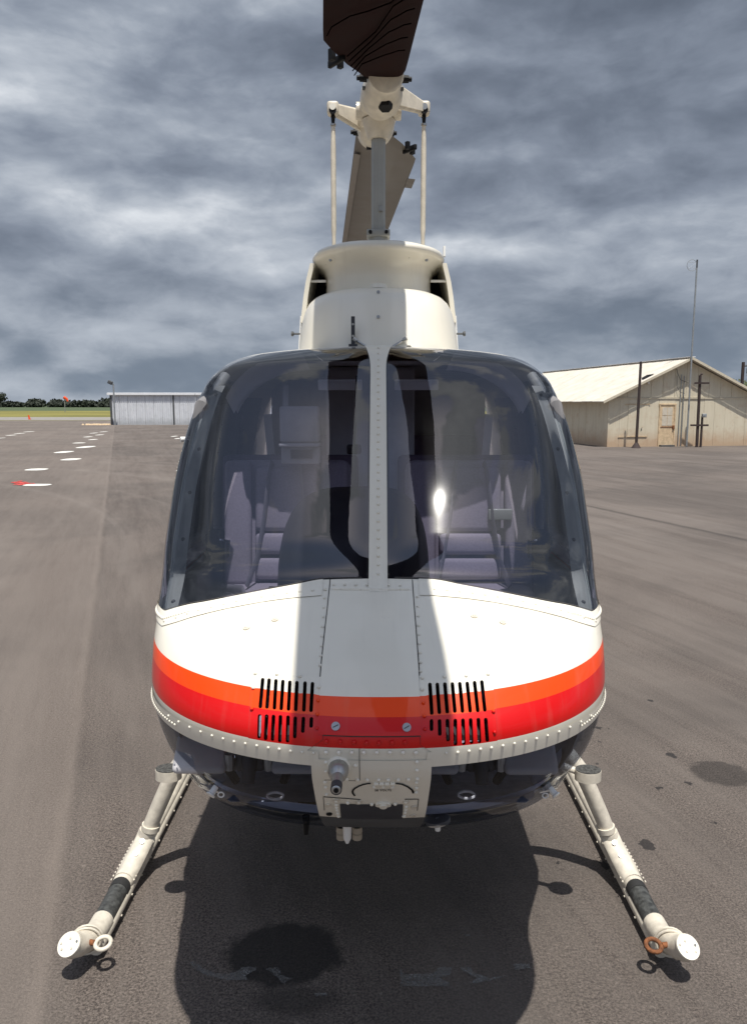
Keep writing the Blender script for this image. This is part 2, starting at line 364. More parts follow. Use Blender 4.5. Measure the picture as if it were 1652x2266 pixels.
# ------------------------------------------------------------------ the ground
def sheet(name, poly, z, m, kind='structure', parent=None):
    mb = MB().add([(p[0], p[1], z) for p in poly], [tuple(range(len(poly)))])
    o = obj(name, mb, m, parent, smooth=False, recalc=False, kind=kind)
    return o
sheet('grass_field', [(-2500, -600), (2500, -600), (2500, 4500), (-2500, 4500)], -.012, 'grass')
apron = sheet('tarmac_apron', [(-160, -60), (160, -60), (160, 84), (-160, 84)], 0., 'asphalt')
sheet('concrete_taxiway', [(-200, 86), (200, 86), (200, 106), (-200, 106)], -.006, 'concrete_strip')
def c4(x, y): return x/2.2027/1.5133, (1200+y/2.2027)/1.5133
for (cx, cy, hw) in ((270, 820, 82), (275, 934, 108), (472, 691, 57), (524, 745, 67), (583, 624, 45), (633, 654, 52), (648, 579, 35), (686, 599, 38),
                     (735, 564, 28), (765, 541, 22), (692, 551, 26), (213, 541, 28), (143, 554, 32), (82, 567, 32), (8, 588, 20), (1285, 575, 26), (1312, 591, 30)):
    g = ground(*c4(cx, cy)); e = ground(*c4(cx+hw, cy)); a = abs(e.x-g.x); yb = ground(*c4(cx, cy+9)).y; b = abs(g.y-yb)*(.85 if cy > 650 else .34); a *= .92 if cy > 600 else .66
    n = 20; mb = MB(); ring = []
    for k in range(n):
        th = 2*math.pi*k/n; cc, ss = math.cos(th), math.sin(th)
        ring.append((g.x + a*math.copysign(abs(cc)**.8, cc)*random.uniform(.96, 1.0), g.y + b*math.copysign(abs(ss)**.6, ss)*random.uniform(.93, 1.), .004))
    mb.add(ring, [tuple(range(n))]); obj('painted_dash', mb, 'road_paint', apron, smooth=False, recalc=False)
mb = MB()
for k in range(26):
    p = ground(*c4(random.uniform(102, 255), random.gauss(922, 6))); s = random.uniform(.012, .05)
    mb.add([(p.x+s*1.4*math.cos(a), p.y+s*2.5*math.sin(a), .0085+k*.0003) for a in [i*math.pi/4+random.uniform(-.2, .2) for i in range(8)]], [tuple(range(8))])
obj('red_paint_mark', mb, 'red_paint', apron, smooth=False, recalc=False)
def c6(x, y): return (450+x/1.0325)/1.5133, (2700+y/1.0325)/1.5133
for poly in ([(192, 543), (215, 541), (235, 566), (300, 586), (345, 580), (372, 560), (420, 560), (418, 572), (385, 592), (392, 606), (300, 603), (235, 585), (205, 566)],
             [(452, 566), (500, 562), (508, 588), (545, 600), (515, 618), (490, 590)],
             [(919, 566), (932, 584), (1000, 586), (1036, 580), (1048, 562), (1096, 561), (1093, 585), (1052, 598), (1092, 614), (1088, 626), (920, 626)],
             [(1122, 561), (1162, 563), (1176, 582), (1226, 597), (1288, 592), (1230, 607), (1160, 619), (1182, 598), (1140, 580)],
             [(1306, 548), (1362, 548), (1370, 566), (1316, 571)], [(620, 650), (660, 648), (668, 658), (628, 662)], [(1140, 445), (1158, 447), (1162, 453), (1146, 453)],
             [(1310, 237), (1324, 237), (1324, 242), (1312, 242)]):
    pts = []
    for i in range(len(poly)):
        p, q = poly[i], poly[(i+1) % len(poly)]
        for k in range(4): pts.append((p[0]+(q[0]-p[0])*k/4+random.uniform(-3, 3), p[1]+(q[1]-p[1])*k/4+random.uniform(-2, 2)))
    gp = [ground(*c6(*p)) for p in pts]
    obj('faded_paint_mark', MB().add([(p.x, p.y, .004) for p in gp], [tuple(range(len(gp)))]), 'faded_paint', apron, smooth=False, recalc=False)

# ------------------------------------------------------------------ helicopter body surface: horizontal slices, nose towards the camera (-Y)
def pchip(xs, ys):
    xs = [float(a) for a in xs]; n = len(xs); h = [xs[i+1]-xs[i] for i in range(n-1)]; dl = [(ys[i+1]-ys[i])/h[i] for i in range(n-1)]; m = [0.]*n
    for i in range(1, n-1):
        if dl[i-1]*dl[i] > 0:
            w1 = 2*h[i]+h[i-1]; w2 = h[i]+2*h[i-1]; m[i] = (w1+w2)/(w1/dl[i-1]+w2/dl[i])
    m[0] = dl[0]; m[-1] = dl[-1]
    import bisect
    def f(x):
        x = min(max(x, xs[0]), xs[-1]); i = min(max(bisect.bisect_left(xs, x)-1, 0), n-2); t = (x-xs[i])/h[i]
        return (2*t**3-3*t*t+1)*ys[i]+(t**3-2*t*t+t)*h[i]*m[i]+(3*t*t-2*t**3)*ys[i+1]+(t**3-t*t)*h[i]*m[i+1]
    return f
TB = [(.53, 2.70, 2.95, .10, 2.0, .10), (.56, 2.36, 2.75, .27, 2.5, .36), (.60, 2.12, 2.58, .37, 2.6, .47), (.66, 1.925, 2.38, .445, 2.6, .55), (.72, 1.798, 2.23, .485, 2.6, .60), (.80, 1.668, 2.11, .515, 2.5, .64),
      (.87, 1.587, 2.04, .532, 2.3, .665), (.95, 1.525, 1.99, .557, 2.25, .682), (1.04, 1.475, 1.97, .572, 2.2, .672), (1.09, 1.465, 1.97, .576, 2.2, .672), (1.17, 1.52, 1.99, .579, 2.2, .672), (1.21, 1.585, 2.02, .582, 2.2, .672),
      (1.25, 1.70, 2.06, 0.592, 2.2, 0.672), (1.29, 1.83, 2.12, 0.602, 2.2, 0.672), (1.326, 1.92, 2.15, 0.608, 2.2, 0.672), (1.40, 1.985, 2.22, 0.615, 2.2, 0.668), (1.52, 2.085, 2.30, 0.612, 2.25, 0.654), (1.65, 2.20, 2.38, 0.598, 2.3, 0.634),
      (1.76, 2.298, 2.47, 0.579, 2.35, 0.613), (1.84, 2.382, 2.55, 0.552, 2.4, 0.592), (1.90, 2.455, 2.64, 0.508, 2.4, 0.54), (1.935, 2.51, 2.74, .44, 2.4, .475), (1.952, 2.553, 2.83, .335, 2.4, .37), (1.960, 2.61, 2.95, .24, 2.6, .24)]
_zs = [t[0] for t in TB]
fDf, fDc, fW, fP, fA = [pchip(_zs, [t[k] for t in TB]) for k in (1, 2, 3, 4, 5)]
def S(th, z):
    p = fP(z); s = math.sin(th); c = max(math.cos(th), 0.)
    return Vector((fW(z)*math.copysign(abs(s)**(2/p), s), fDc(z)-(fDc(z)-fDf(z))*c**(2/p), z))
def thx(x, z):
    q = min(abs(x)/fW(z), 1.); return math.copysign(math.asin(q**(fP(z)/2)), x)
BC = Vector((0, 2.6, 1.2))
def Sn(th, z):
    h = 2e-3; z0 = min(max(z-h, .531), 1.957); t0 = min(max(th, -1.5), 1.5)
    a = S(t0+h, z)-S(t0-h, z); b = S(t0, z0+2*h)-S(t0, z0); n = a.cross(b)
    if n.length < 1e-12: return Vector((0, -1, 0))
    n.normalize(); return n if n.dot(S(th, z)-BC) > 0 else -n
def side(D, z, sg):                                                     # body flank aft of the nose
    Dc = fDc(z); k = min(max((D-Dc)/max(2.46-Dc, .15), 0), 1); k = k*k*(3-2*k)
    return Vector((sg*(fW(z)*(1-k)+fA(z)*k), D, z))
def N(px, py, z0=1.15):
    """angle and height on the nose surface seen at a pixel"""
    v = np.array([R((px-838)/500*75), z0]); e = None
    for it in range(60):
        p0 = np.array(proj(S(*v))); e = np.array([px, py])-p0
        if abs(e).max() < .05: break
        J = np.zeros((2, 2))
        for k in (0, 1):
            q = v.copy(); q[k] += 1e-4; J[:, k] = (np.array(proj(S(*q)))-p0)/1e-4
        try: dd = np.linalg.solve(J, e)
        except Exception: break
        v = v + np.clip(dd, [-.12, -.03], [.12, .03])*.85
        v[0] = min(max(v[0], -1.55), 1.55); v[1] = min(max(v[1], .55), 1.955)
    return float(v[0]), float(v[1])
def patch(u0, u1, nu, v0, v1, nv, fn, off=0.):
    """grid on the nose; fn(u,v)->(theta,z); analytic normals"""
    mb = MB(); nr = []; rows = []
    for i in range(nv+1):
        row = []
        for k in range(nu+1):
            th, z = fn(u0+(u1-u0)*k/nu, v0+(v1-v0)*i/nv); n = Sn(th, z); row.append(S(th, z)+n*off); nr.append(tuple(n))
        rows.append(row)
    mb.grid(rows); mb.nrm = nr; return orient(mb)
def orient(mb):
    fs = []
    for f in mb.f:
        a, b, c = [Vector(mb.v[i]) for i in f[:3]]; n = (b-a).cross(c-a)
        fs.append(f if n.dot(Vector(mb.nrm[f[0]])) >= 0 else tuple(reversed(f)))
    mb.f = fs; return mb
def inpoly(p, poly):
    c = False; j = len(poly)-1
    for i in range(len(poly)):
        if (poly[i][1] > p[1]) != (poly[j][1] > p[1]) and p[0] < (poly[j][0]-poly[i][0])*(p[1]-poly[i][1])/(poly[j][1]-poly[i][1])+poly[i][0]: c = not c
        j = i
    return c
def cdt_patch(outer, holes, dth, dz, off=0.):
    """constrained triangulation on (theta,z) with holes, lifted to the nose surface"""
    vs = []; es = []
    for loop in [outer]+holes:
        o = len(vs); vs += [Vector((a*1.0, b)) for a, b in loop]; es += [(o+i, o+(i+1) % len(loop)) for i in range(len(loop))]
    a0 = min(p[0] for p in outer); a1 = max(p[0] for p in outer); z0 = min(p[1] for p in outer); z1 = max(p[1] for p in outer)
    na = max(int((a1-a0)/dth), 1); nz = max(int((z1-z0)/dz), 1)
    for i in range(1, na):
        for k in range(1, nz):
            p = (a0+(a1-a0)*i/na, z0+(z1-z0)*k/nz)
            if inpoly(p, outer) and not any(inpoly(p, h) for h in holes): vs.append(Vector(p))
    r = delaunay_2d_cdt(vs, es, [], 0, 1e-6)
    V2, F2 = r[0], r[2]; mb = MB(); mb.nrm = []
    for v in V2:
        n = Sn(v.x, v.y); mb.v.append(tuple(S(v.x, v.y)+n*off)); mb.nrm.append(tuple(n))
    for f in F2:
        c = sum((V2[i] for i in f), Vector((0, 0)))/len(f)
        if inpoly(c, outer) and not any(inpoly(c, h) for h in holes): mb.f.append(tuple(f))
    return orient(mb)
def curve_tab(pts, z0):
    """mirror-symmetric boundary height as a function of |theta| from pixels on the left half"""
    tz = sorted((abs(a[0]), a[1]) for a in (N(px, py, z0) for px, py in pts))
    return pchip([a for a, b in tz], [b for a, b in tz])
zb = curve_tab([(838, 1280), (725, 1282), (650, 1295), (554, 1313), (458, 1332), (418, 1339), (366, 1353)], 1.30)
zchin = lambda th: 1.043 + .006*min(abs(th)/1.0, 1.)
def densify(pts, step):
    out = []
    for i in range(len(pts)-1):
        p, q = pts[i], pts[i+1]; n = max(int(math.dist(p, q)/step), 1)
        out += [(p[0]+(q[0]-p[0])*k/n, p[1]+(q[1]-p[1])*k/n) for k in range(n)]
    return out+[pts[-1]]
def closed(pts, step): return densify(list(pts)+[pts[0]], step)[:-1]
def ribbon(mb, px_pts, width, off=.0012, z0=1.1, step=14, raw=False):
    """thin strip lying on the nose along a pixel path"""
    P = [N(a, b, z0) for a, b in densify(px_pts, step)] if not raw else px_pts
    n = len(P); L = []; Rr = []
    pts = [S(*p) for p in P]; nrm = [Sn(*p) for p in P]
    for i in range(n):
        t = (pts[min(i+1, n-1)]-pts[max(i-1, 0)]).normalized(); sd_ = t.cross(nrm[i]).normalized()*width/2
        L.append(pts[i]+nrm[i]*off-sd_); Rr.append(pts[i]+nrm[i]*off+sd_)
    o = len(mb.v); mb.grid([L, Rr]); 
    if mb.nrm is None: mb.nrm = []
    mb.nrm += [tuple(x) for x in nrm]*2; return mb
def c5(x, y): return (500+x/2.065)/1.5133, (1900+y/2.065)/1.5133
def c56(x, y): return (1250+x/1.9435)/1.5133, (1900+y/1.9435)/1.5133
def c9(x, y): return (950+x/2.753)/1.5133, (2420+y/2.753)/1.5133
mirror = lambda p: (2*840-p[0], p[1])

heli = empty('helicopter', (0, 2.9, 0), 0, 'white light helicopter with orange and red nose stripes on landing skids', 'helicopter')

# --- nose skin with the two vent panels let into it
ventL = [c5(*p) for p in ((712, 742), (1200, 768), (1192, 1187), (1048, 1288), (715, 1246), (690, 1222))]
ventR = [c56(*p) for p in ((302, 715), (762, 705), (790, 900), (800, 1180), (782, 1202), (440, 1236), (312, 1152))]
slotsL = [(a, b, c, dd) for a, b, c, dd in zip((785, 829, 876, 924, 972, 1021, 1077, 1128), (768, 771, 776, 781, 786, 789, 792, 796), (769, 815, 866, 913, 963, 1013, 1069, 1118), (978, 981, 987, 992, 995, 998, 1001, 1004))]
slotsL += [(765, 1018, 761, 1182), (813, 1019, 806, 1194), (860, 1021, 854, 1199), (908, 1023, 904, 1208), (960, 1026, 957, 1210), (1010, 1033, 1007, 1182), (1066, 1035, 1062, 1146), (1121, 1037, 1119, 1111)]
slotsR = [(a, b, c, dd) for a, b, c, dd in zip((366, 414, 463, 512, 560, 608, 656, 703), (754, 754, 752, 751, 749, 747, 742, 738), (378, 427, 478, 528, 577, 627, 676, 722), (963, 958, 954, 950, 950, 948, 946, 942))]
slotsR += [(376, 990, 376, 1067), (428, 990, 430, 1097), (479, 988, 483, 1132), (530, 987, 531, 1158), (580, 985, 585, 1154), (630, 983, 635, 1147), (680, 981, 686, 1142), (728, 981, 737, 1134)]
def slot_loop(s, conv, hw):
    (ax, ay), (bx, by) = (s[0], s[1]+hw), (s[2], s[3]-hw); t = math.atan2(by-ay, bx-ax); L = []
    for k in range(7): g = t-math.pi/2+math.pi*k/6; L.append((bx+hw*math.cos(g), by+hw*math.sin(g)))
    for k in range(7): g = t+math.pi/2+math.pi*k/6; L.append((ax+hw*math.cos(g), ay+hw*math.sin(g)))
    return [N(*conv(*p)) for p in L]
TH = R(86)
outer = [(t, zchin(t)) for t in np.linspace(-TH, TH, 70)]+[(t, zb(abs(t))) for t in np.linspace(TH, -TH, 70)]
outer = outer[:70]+[(TH, 1.09), (TH, 1.14), (TH, 1.19)]+outer[70:]+[(-TH, 1.19), (-TH, 1.14), (-TH, 1.09)]
vpL = [N(*p) for p in closed(ventL, 14)]; vpR = [N(*p) for p in closed(ventR, 14)]
nose = obj('nose_skin', cdt_patch(outer, [vpL, vpR], R(2.4), .0125), 'livery', heli)
for vp, slots, conv, hw in ((vpL, slotsL, c5, 12.5), (vpR, slotsR, c56, 12.0)):
    loops = [slot_loop(s, conv, hw) for s in slots]
    # panel outline grown a little so that it laps over the skin
    cth = sum(p[0] for p in vp)/len(vp); cz = sum(p[1] for p in vp)/len(vp)
    vg = [(cth+(a-cth)*1.02, cz+(b-cz)*1.02) for a, b in vp]
    m = cdt_patch(vg, loops, R(1.2), .008, .0018)
    for lp in loops+[vg]:                                             # slot walls and panel edge thickness
        dpt = .008 if lp is not vg else .0022; n0 = len(m.v); k = len(lp)
        for a, b in lp:
            nn = Sn(a, b); p = S(a, b); m.v += [tuple(p+nn*.0018), tuple(p+nn*(.0018-dpt))]; m.nrm += [tuple(nn)]*2
        m.f += [(n0+2*i, n0+2*((i+1) % k), n0+2*((i+1) % k)+1, n0+2*i+1) for i in range(k)]
    obj('vent_panel', m, 'livery', nose)
    mb = MB()
    rib = [tuple(q) for q in vg]+[vg[0]]
    ribbon(mb, rib, .0016, .0006, raw=True); orient(mb); obj('panel_seam', mb, 'seam', nose)
# --- hatch, hinge, seams, screws
xh0, xh1 = -.121, .086
def xz(x, z): return thx(x, z), z
zh0, zh1 = N(*c9(800, 125))[1], N(838, 1309, 1.3)[1]
hat = patch(xh0, xh1, 16, zh0, zh1, 46, lambda x, z: xz(x, z), .0032)
for edge in ([(xh0, z) for z in np.linspace(zh0, zh1, 47)], [(xh1, z) for z in np.linspace(zh0, zh1, 47)], [(x, zh0) for x in np.linspace(xh0, xh1, 17)], [(x, zh1) for x in np.linspace(xh0, xh1, 17)]):
    A, B = [], []; 
    for x, z in edge:
        th = thx(x, z); nn = Sn(th, z); p = S(th, z); A.append(p+nn*.0032); B.append(p-nn*.001); 
    hat.grid([A, B]); hat.nrm += [tuple(Sn(thx(x, z), z)) for x, z in edge]*2
hatch = obj('nose_hatch', hat, 'livery', nose)
mb = MB()
rnd = lambda pts: [xz(x, z) for x, z in pts]
ribbon(mb, rnd([(xh0-.0015, z) for z in np.linspace(zh0, zh1+.02, 40)]), .0026, .0007, raw=True)
ribbon(mb, rnd([(xh1+.0015, z) for z in np.linspace(zh0, zh1+.02, 40)]), .0026, .0007, raw=True)
ribbon(mb, rnd([(x, zh0-.001) for x in np.linspace(xh0, xh1, 14)]), .0022, .0007, raw=True)
ribbon(mb, rnd([(x, zh1+.001) for x in np.linspace(xh0, xh1, 14)]), .0022, .0007, raw=True)
ribbon(mb, [c9(355, 140), c9(345, 60), c9(340, 0)], .0018, .0008)
orient(mb); obj('hatch_seam', mb, 'seam', nose)
mb = MB()
for k in range(8):
    x0 = xh0+.006+k*(xh1-xh0-.012)/8; x1 = x0+(xh1-xh0)/8*.86; pts = [S(*xz(x, zh1+.0015))+Sn(*xz(x, zh1))*.003 for x in (x0, x1)]; mb.tube(pts, .0042, 8)
obj('hatch_hinge', mb, 'livery', hatch)
for cx in (c9(480, 38), c9(1130, 48)):
    th, z = N(*cx); p = S(th, z); n = Sn(th, z); mb = MB().disc(p+n*.003, n, .0088, th=.003, n=18); s_ = obj('hatch_screw', mb, 'steel', hatch)
    a = n.orthogonal(); mb = MB().box(p+n*.0064, (.012, .0016, .001), n.to_track_quat('Z', 'Y').to_matrix() @ Matrix.Rotation(.5, 3, 'Z')); obj('screw_slot', mb, 'seam', s_)
for cx in (c5(868, 364), c5(672, 421), c56(654, 320), c56(840, 360)):
    th, z = N(*cx, 1.25); p = S(th, z); n = Sn(th, z); obj('deck_screw', MB().disc(p, n, .0085, th=.003, n=14).dome(p+n*.003, n, .0045, .5), 'cream_worn', nose)
# --- retaining strips: below the glass and above the chin windows
def strip(zlo, zhi, th0, th1, off, n=60):
    return patch(th0, th1, n, 0., 1., 3, lambda t, v: (t, zlo(abs(t))*(1-v)+zhi(abs(t))*v), off)
zr = curve_tab([c5(*p) for p in ((1215, 200), (965, 222), (655, 270), (320, 345), (190, 385), (90, 412))], 1.27)
for sg in (-1, 1):
    t0 = R(11.5) if sg < 0 else R(8.2)
    obj('glass_retainer_strip', strip(lambda t: zr(t)+.001, zb, sg*t0, sg*TH, .0022), 'livery', nose)
    obj('chin_retainer_strip', strip(lambda t: zchin(t)-.006, lambda t: zchin(t)+.030, sg*R(10.3 if sg < 0 else 8.3), sg*TH, .0018), 'livery', nose)
# --- rivets
def rivets(mb, path, step, r, z0=1.1, off=.002, conv=None):
    P = densify([conv(*p) for p in path] if conv else path, 4); acc = 0; last = None; px = [P[0]]
    for i in range(1, len(P)):
        acc += math.dist(P[i], P[i-1])
        if acc >= step: px.append(P[i]); acc = 0
    for q in px:
        th, z = N(*q, z0); mb.dome(S(th, z)+Sn(th, z)*off, Sn(th, z), r*random.uniform(.93, 1.05))
rv = MB()
rowa = [(1215, 158), (965, 182), (655, 229), (320, 308), (190, 352), (110, 374)]
rivets(rv, rowa, 25, .0042, 1.27, .0025, c5); rivets(rv, [mirror(c5(*p)) for p in rowa], 25, .0042, 1.27, .0025)
rivets(rv, [(738, 1295), (905, 1297)], 21, .0036, 1.3)
rivets(rv, [(1210, 215), (1198, 400), (1188, 560), (1180, 720)], 19, .0038, 1.25, .001, c5)
rivets(rv, [(285, 195), (292, 370), (299, 500), (306, 690)], 19, .0038, 1.25, .001, c56)
rivets(rv, [(735, 741), (884, 746), (1026, 760), (1174, 765)], 46, .0042, 1.18, .003, c5); rivets(rv, [(316, 725), (458, 718), (600, 712), (742, 702)], 46, .0042, 1.18, .003, c56)
rivets(rv, [(1174, 835), (1168, 925), (1163, 1005), (1165, 1075), (1150, 1192)], 28, .0042, 1.12, .003, c5); rivets(rv, [(722, 838), (714, 970), (702, 1103)], 43, .0042, 1.12, .003, c5)
rivets(rv, [(316, 800), (323, 885), (328, 960), (333, 1043), (337, 1126)], 28, .0042, 1.12, .003, c56); rivets(rv, [(776, 942), (783, 1072)], 43, .0042, 1.12, .003, c56)
rowd = [(1135, 1280), (1005, 1270), (900, 1252), (800, 1239), (706, 1220), (590, 1200), (452, 1164), (335, 1124), (248, 1085), (172, 1045), (120, 1010), (80, 975)]
rivets(rv, rowd, 23, .0034, 1.07, .0028, c5); rivets(rv, [mirror(c5(*p)) for p in rowd], 23, .0034, 1.07, .0028)
for sg in (-1, 1):
    for k in range(26):
        th = sg*R(50+k*1.38); z = zchin(th)+.013; rv.dome(S(th, z)+Sn(th, z)*.004, Sn(th, z), .0034)
        z = (zb(abs(th))+zr(abs(th)))/2; rv.dome(S(th, z)+Sn(th, z)*.0025, Sn(th, z), .0040)
rivets(rv, [(392, 172), (575, 178), (685, 183), (800, 186), (912, 186), (1030, 183), (1215, 176)], 27, .0046, 1.06, .002, c9)
obj('rivets', rv, 'livery', nose, kind='stuff')

# --- chin: centre panel, glass, belly
xc0, xc1 = -.136, .109
chin = obj('chin_panel', patch(xc0, xc1, 16, .862, 1.056, 46, lambda x, z: xz(x*(1-.10*max(0, (1.0-z)/.3)), z), .002), 'livery', heli)
obj('belly_shade_patch', patch(xc0, xc1, 12, .60, .866, 24, lambda x, z: xz(x*(1-.10*max(0, (1.0-z)/.3)), z), .0005), 'dark_trim', heli)  # dark colour stands in for the shaded recess below the chin panel
rv = MB()
for path, st in (([(390, 270), (590, 272), (720, 272), (1010, 270), (1215, 274)], 25), ([(390, 360), (392, 425), (397, 492)], 17), ([(1224, 356), (1224, 432), (1228, 508)], 18), ([(660, 390), (664, 391)], 20),
                 ([(580, 512), (663, 518), (752, 519), (924, 519), (1090, 518), (1146, 515)], 21), ([(383, 540), (387, 585), (388, 620), (394, 652)], 9), ([(1220, 542), (1219, 592), (1217, 632), (1217, 668)], 9),
                 ([(832, 582), (1000, 583)], 20), ([(484, 712), (484, 748), (487, 772), (491, 797), (497, 825), (505, 850)], 5.6), ([(1122, 722), (1126, 764), (1120, 790), (1115, 815), (1104, 850)], 5.6), ([(590, 728), (692, 722)], 22), ([(810, 741), (812, 741)], 9), ([(1025, 738), (1027, 738)], 9)):
    rivets(rv, path, st, .0046, 1.0, .003, c9)
obj('rivets', rv, 'cream', chin, kind='stuff')
def gap(name, path, wd, off, z0, m, par=None, step=4):
    mb = MB(); ribbon(mb, [c9(*p) for p in path], wd, off, z0, step); orient(mb); obj(name, mb, m, par or chin)
gap('access_door_gap', ((655, 665), (636, 640), (634, 618), (650, 598), (690, 575), (730, 560), (775, 551), (800, 549)), .0042, .0034, 1.0, 'black')
gap('access_door_gap', ((1030, 549), (1085, 556), (1140, 580), (1180, 610), (1194, 640)), .0046, .0034, 1.0, 'black')
gap('panel_gap', ((365, 674), (710, 700)), .0028, .0031, .95, 'black', step=8); gap('panel_gap', ((1112, 697), (1240, 696)), .0026, .0031, .95, 'black', step=8)
gap('panel_seam', ((1240, 696), (1228, 800)), .0016, .0031, .95, 'seam', step=8); gap('panel_seam', ((696, 235), (698, 400), (700, 525)), .0014, .0028, 1.0, 'seam', step=8)
gap('panel_seam', ((366, 680), (375, 800)), .0014, .0028, .95, 'seam', step=8); gap('panel_seam', ((375, 520), (695, 528)), .0012, .0028, 1.0, 'seam', step=8)
mb = MB()
for k in range(4):
    p = [S(*N(*c9(830+k*50, 552), 1.0)), S(*N(*c9(872+k*50, 552), 1.0))]; n = Sn(*N(*c9(900, 552), 1.0)); mb.tube([q+n*.003 for q in p], .0045, 8)
obj('door_hinge', mb, 'cream', chin)
th, z = N(*c9(915, 740), .95); p = S(th, z); n = Sn(th, z); mb = MB().disc(p+n*.002, n, .017, .009, th=.005, n=18, up=(1, 0, 0)).disc(p+n*.006, n, .008, th=.005, n=14); obj('door_latch', mb, 'cream', chin)
for cx in ((408, 750), (690, 722), (420, 830), (1196, 768), (1190, 845), (484, 708), (1125, 722)):
    th, z = N(*c9(*cx), .92); n = Sn(th, z); obj('panel_screw', MB().disc(S(th, z)+n*.0022, n, .008, .006, th=.003, n=12), 'cream_worn' if cx[0] % 20 else 'black', chin)
# dark patch painted for the shaded landing-light opening in the chin panel
a0 = N(*c9(517, 738), .93); a1 = N(*c9(1098, 745), .93); b0 = N(*c9(523, 868), .86)
lx0, lx1 = S(*a0).x, S(*a1).x; lz1 = a0[1]; lz0 = .858
obj('landing_light_shade_patch', patch(lx0, lx1, 12, lz0, lz1, 18, lambda x, z: xz(x, z), .0034), 'console', chin)
# lettering
fc = bpy.data.curves.new('lettering', 'FONT'); fc.body = '28 VOLTS'; fc.align_x = 'CENTER'; fc.align_y = 'CENTER'; fc.size = 1.0; fc.space_character = 1.12; fc.offset = .022; fc.resolution_u = 3
fo = bpy.data.objects.new('lettering_tmp', fc); COL.objects.link(fo); bpy.context.view_layer.update()
me = bpy.data.meshes.new_from_object(fo.evaluated_get(bpy.context.evaluated_depsgraph_get()))
wd = max(v.co.x for v in me.vertices)-min(v.co.x for v in me.vertices)
o_ = N(*c9(913, 613), .95); P0 = S(*o_); n0 = Sn(*o_); ex = S(*N(*c9(990, 613), .95))-S(*N(*c9(837, 613), .95)); ey = (S(*N(*c9(913, 604), .95))-S(*N(*c9(913, 622), .95)))
mb = MB(); mb.v = [tuple(P0+n0*.0034+ex*(v.co.x/wd)+ey*(v.co.y/.72)) for v in me.vertices]; mb.f = [tuple(p.vertices) for p in me.polygons]
bpy.data.objects.remove(fo); bpy.data.meshes.remove(me); obj('lettering_28_volts', mb, 'decal_black', chin, smooth=False, recalc=False)
# pitot tube
th, z = N(*c9(507, 400), 1.0); p = S(th, z); n = Sn(th, z); dirn = (at(*c9(483, 612), p.y-.085)-p).normalized()
pit = obj('pitot_tube', MB().tube([p+dirn*t for t in (.004, .012, .026, .038, .043, .088, .091)], [.016, .0215, .0205, .0165, .0115, .0105, .007], 18), 'steel', heli)
obj('pitot_flange', MB().tube([p-n*.006, p+n*.006, p+dirn*.014], [.026, .024, .0205], 20), 'cream', pit)
obj('pitot_sleeve', MB().tube([p+dirn*t for t in (.070, .089)], [.0112, .0112], 16), 'console', pit)
obj('pitot_opening', MB().tube([p+dirn*t for t in (.0895, .092)], [.005, .005], 12), 'black', pit)
# chin glass
for sg in (-1, 1):
    xe = xc0 if sg < 0 else xc1
    def fn(u, v, sg=sg, xe=xe):
        z = .62+(zchin(1)-.002-.62)*v; t0 = abs(thx(xe*(1-.10*max(0, (1.0-z)/.3)), z)); return sg*(t0+(TH-t0)*u), z
    obj('chin_window', patch(0, 1, 40, 0, 1, 40, fn, 0.), 'chin_glass', heli)
    mb = MB(); pth = [(391, 1696), (410, 1717), (432, 1733), (462, 1746), (488, 1751)]
    if sg > 0: pth = [mirror(q) for q in pth]
    ribbon(mb, pth, .007, .004, .9, 6); orient(mb); obj('chin_window_trim', mb, 'white_plastic', heli)
    kx = (478, 1741) if sg < 0 else (1216, 1744); th, z = N(*kx, .85); p = S(th, z); n = Sn(th, z)
    kn = obj('vent_knob', MB().tube([p, p+n*.018, p+n*.020], [.007, .008, .011], 14).disc(p+n*.020, n, .011, th=.003, n=18), 'white_plastic', heli)
    obj('drain_ring', MB().tube([p+Vector((-sg*.014+.007*math.cos(a), -.004, -.014+.006*math.sin(a)))+n*.004 for a in np.linspace(0, 2*math.pi, 14)], .0018, 6, cap=False), 'white_plastic', kn)
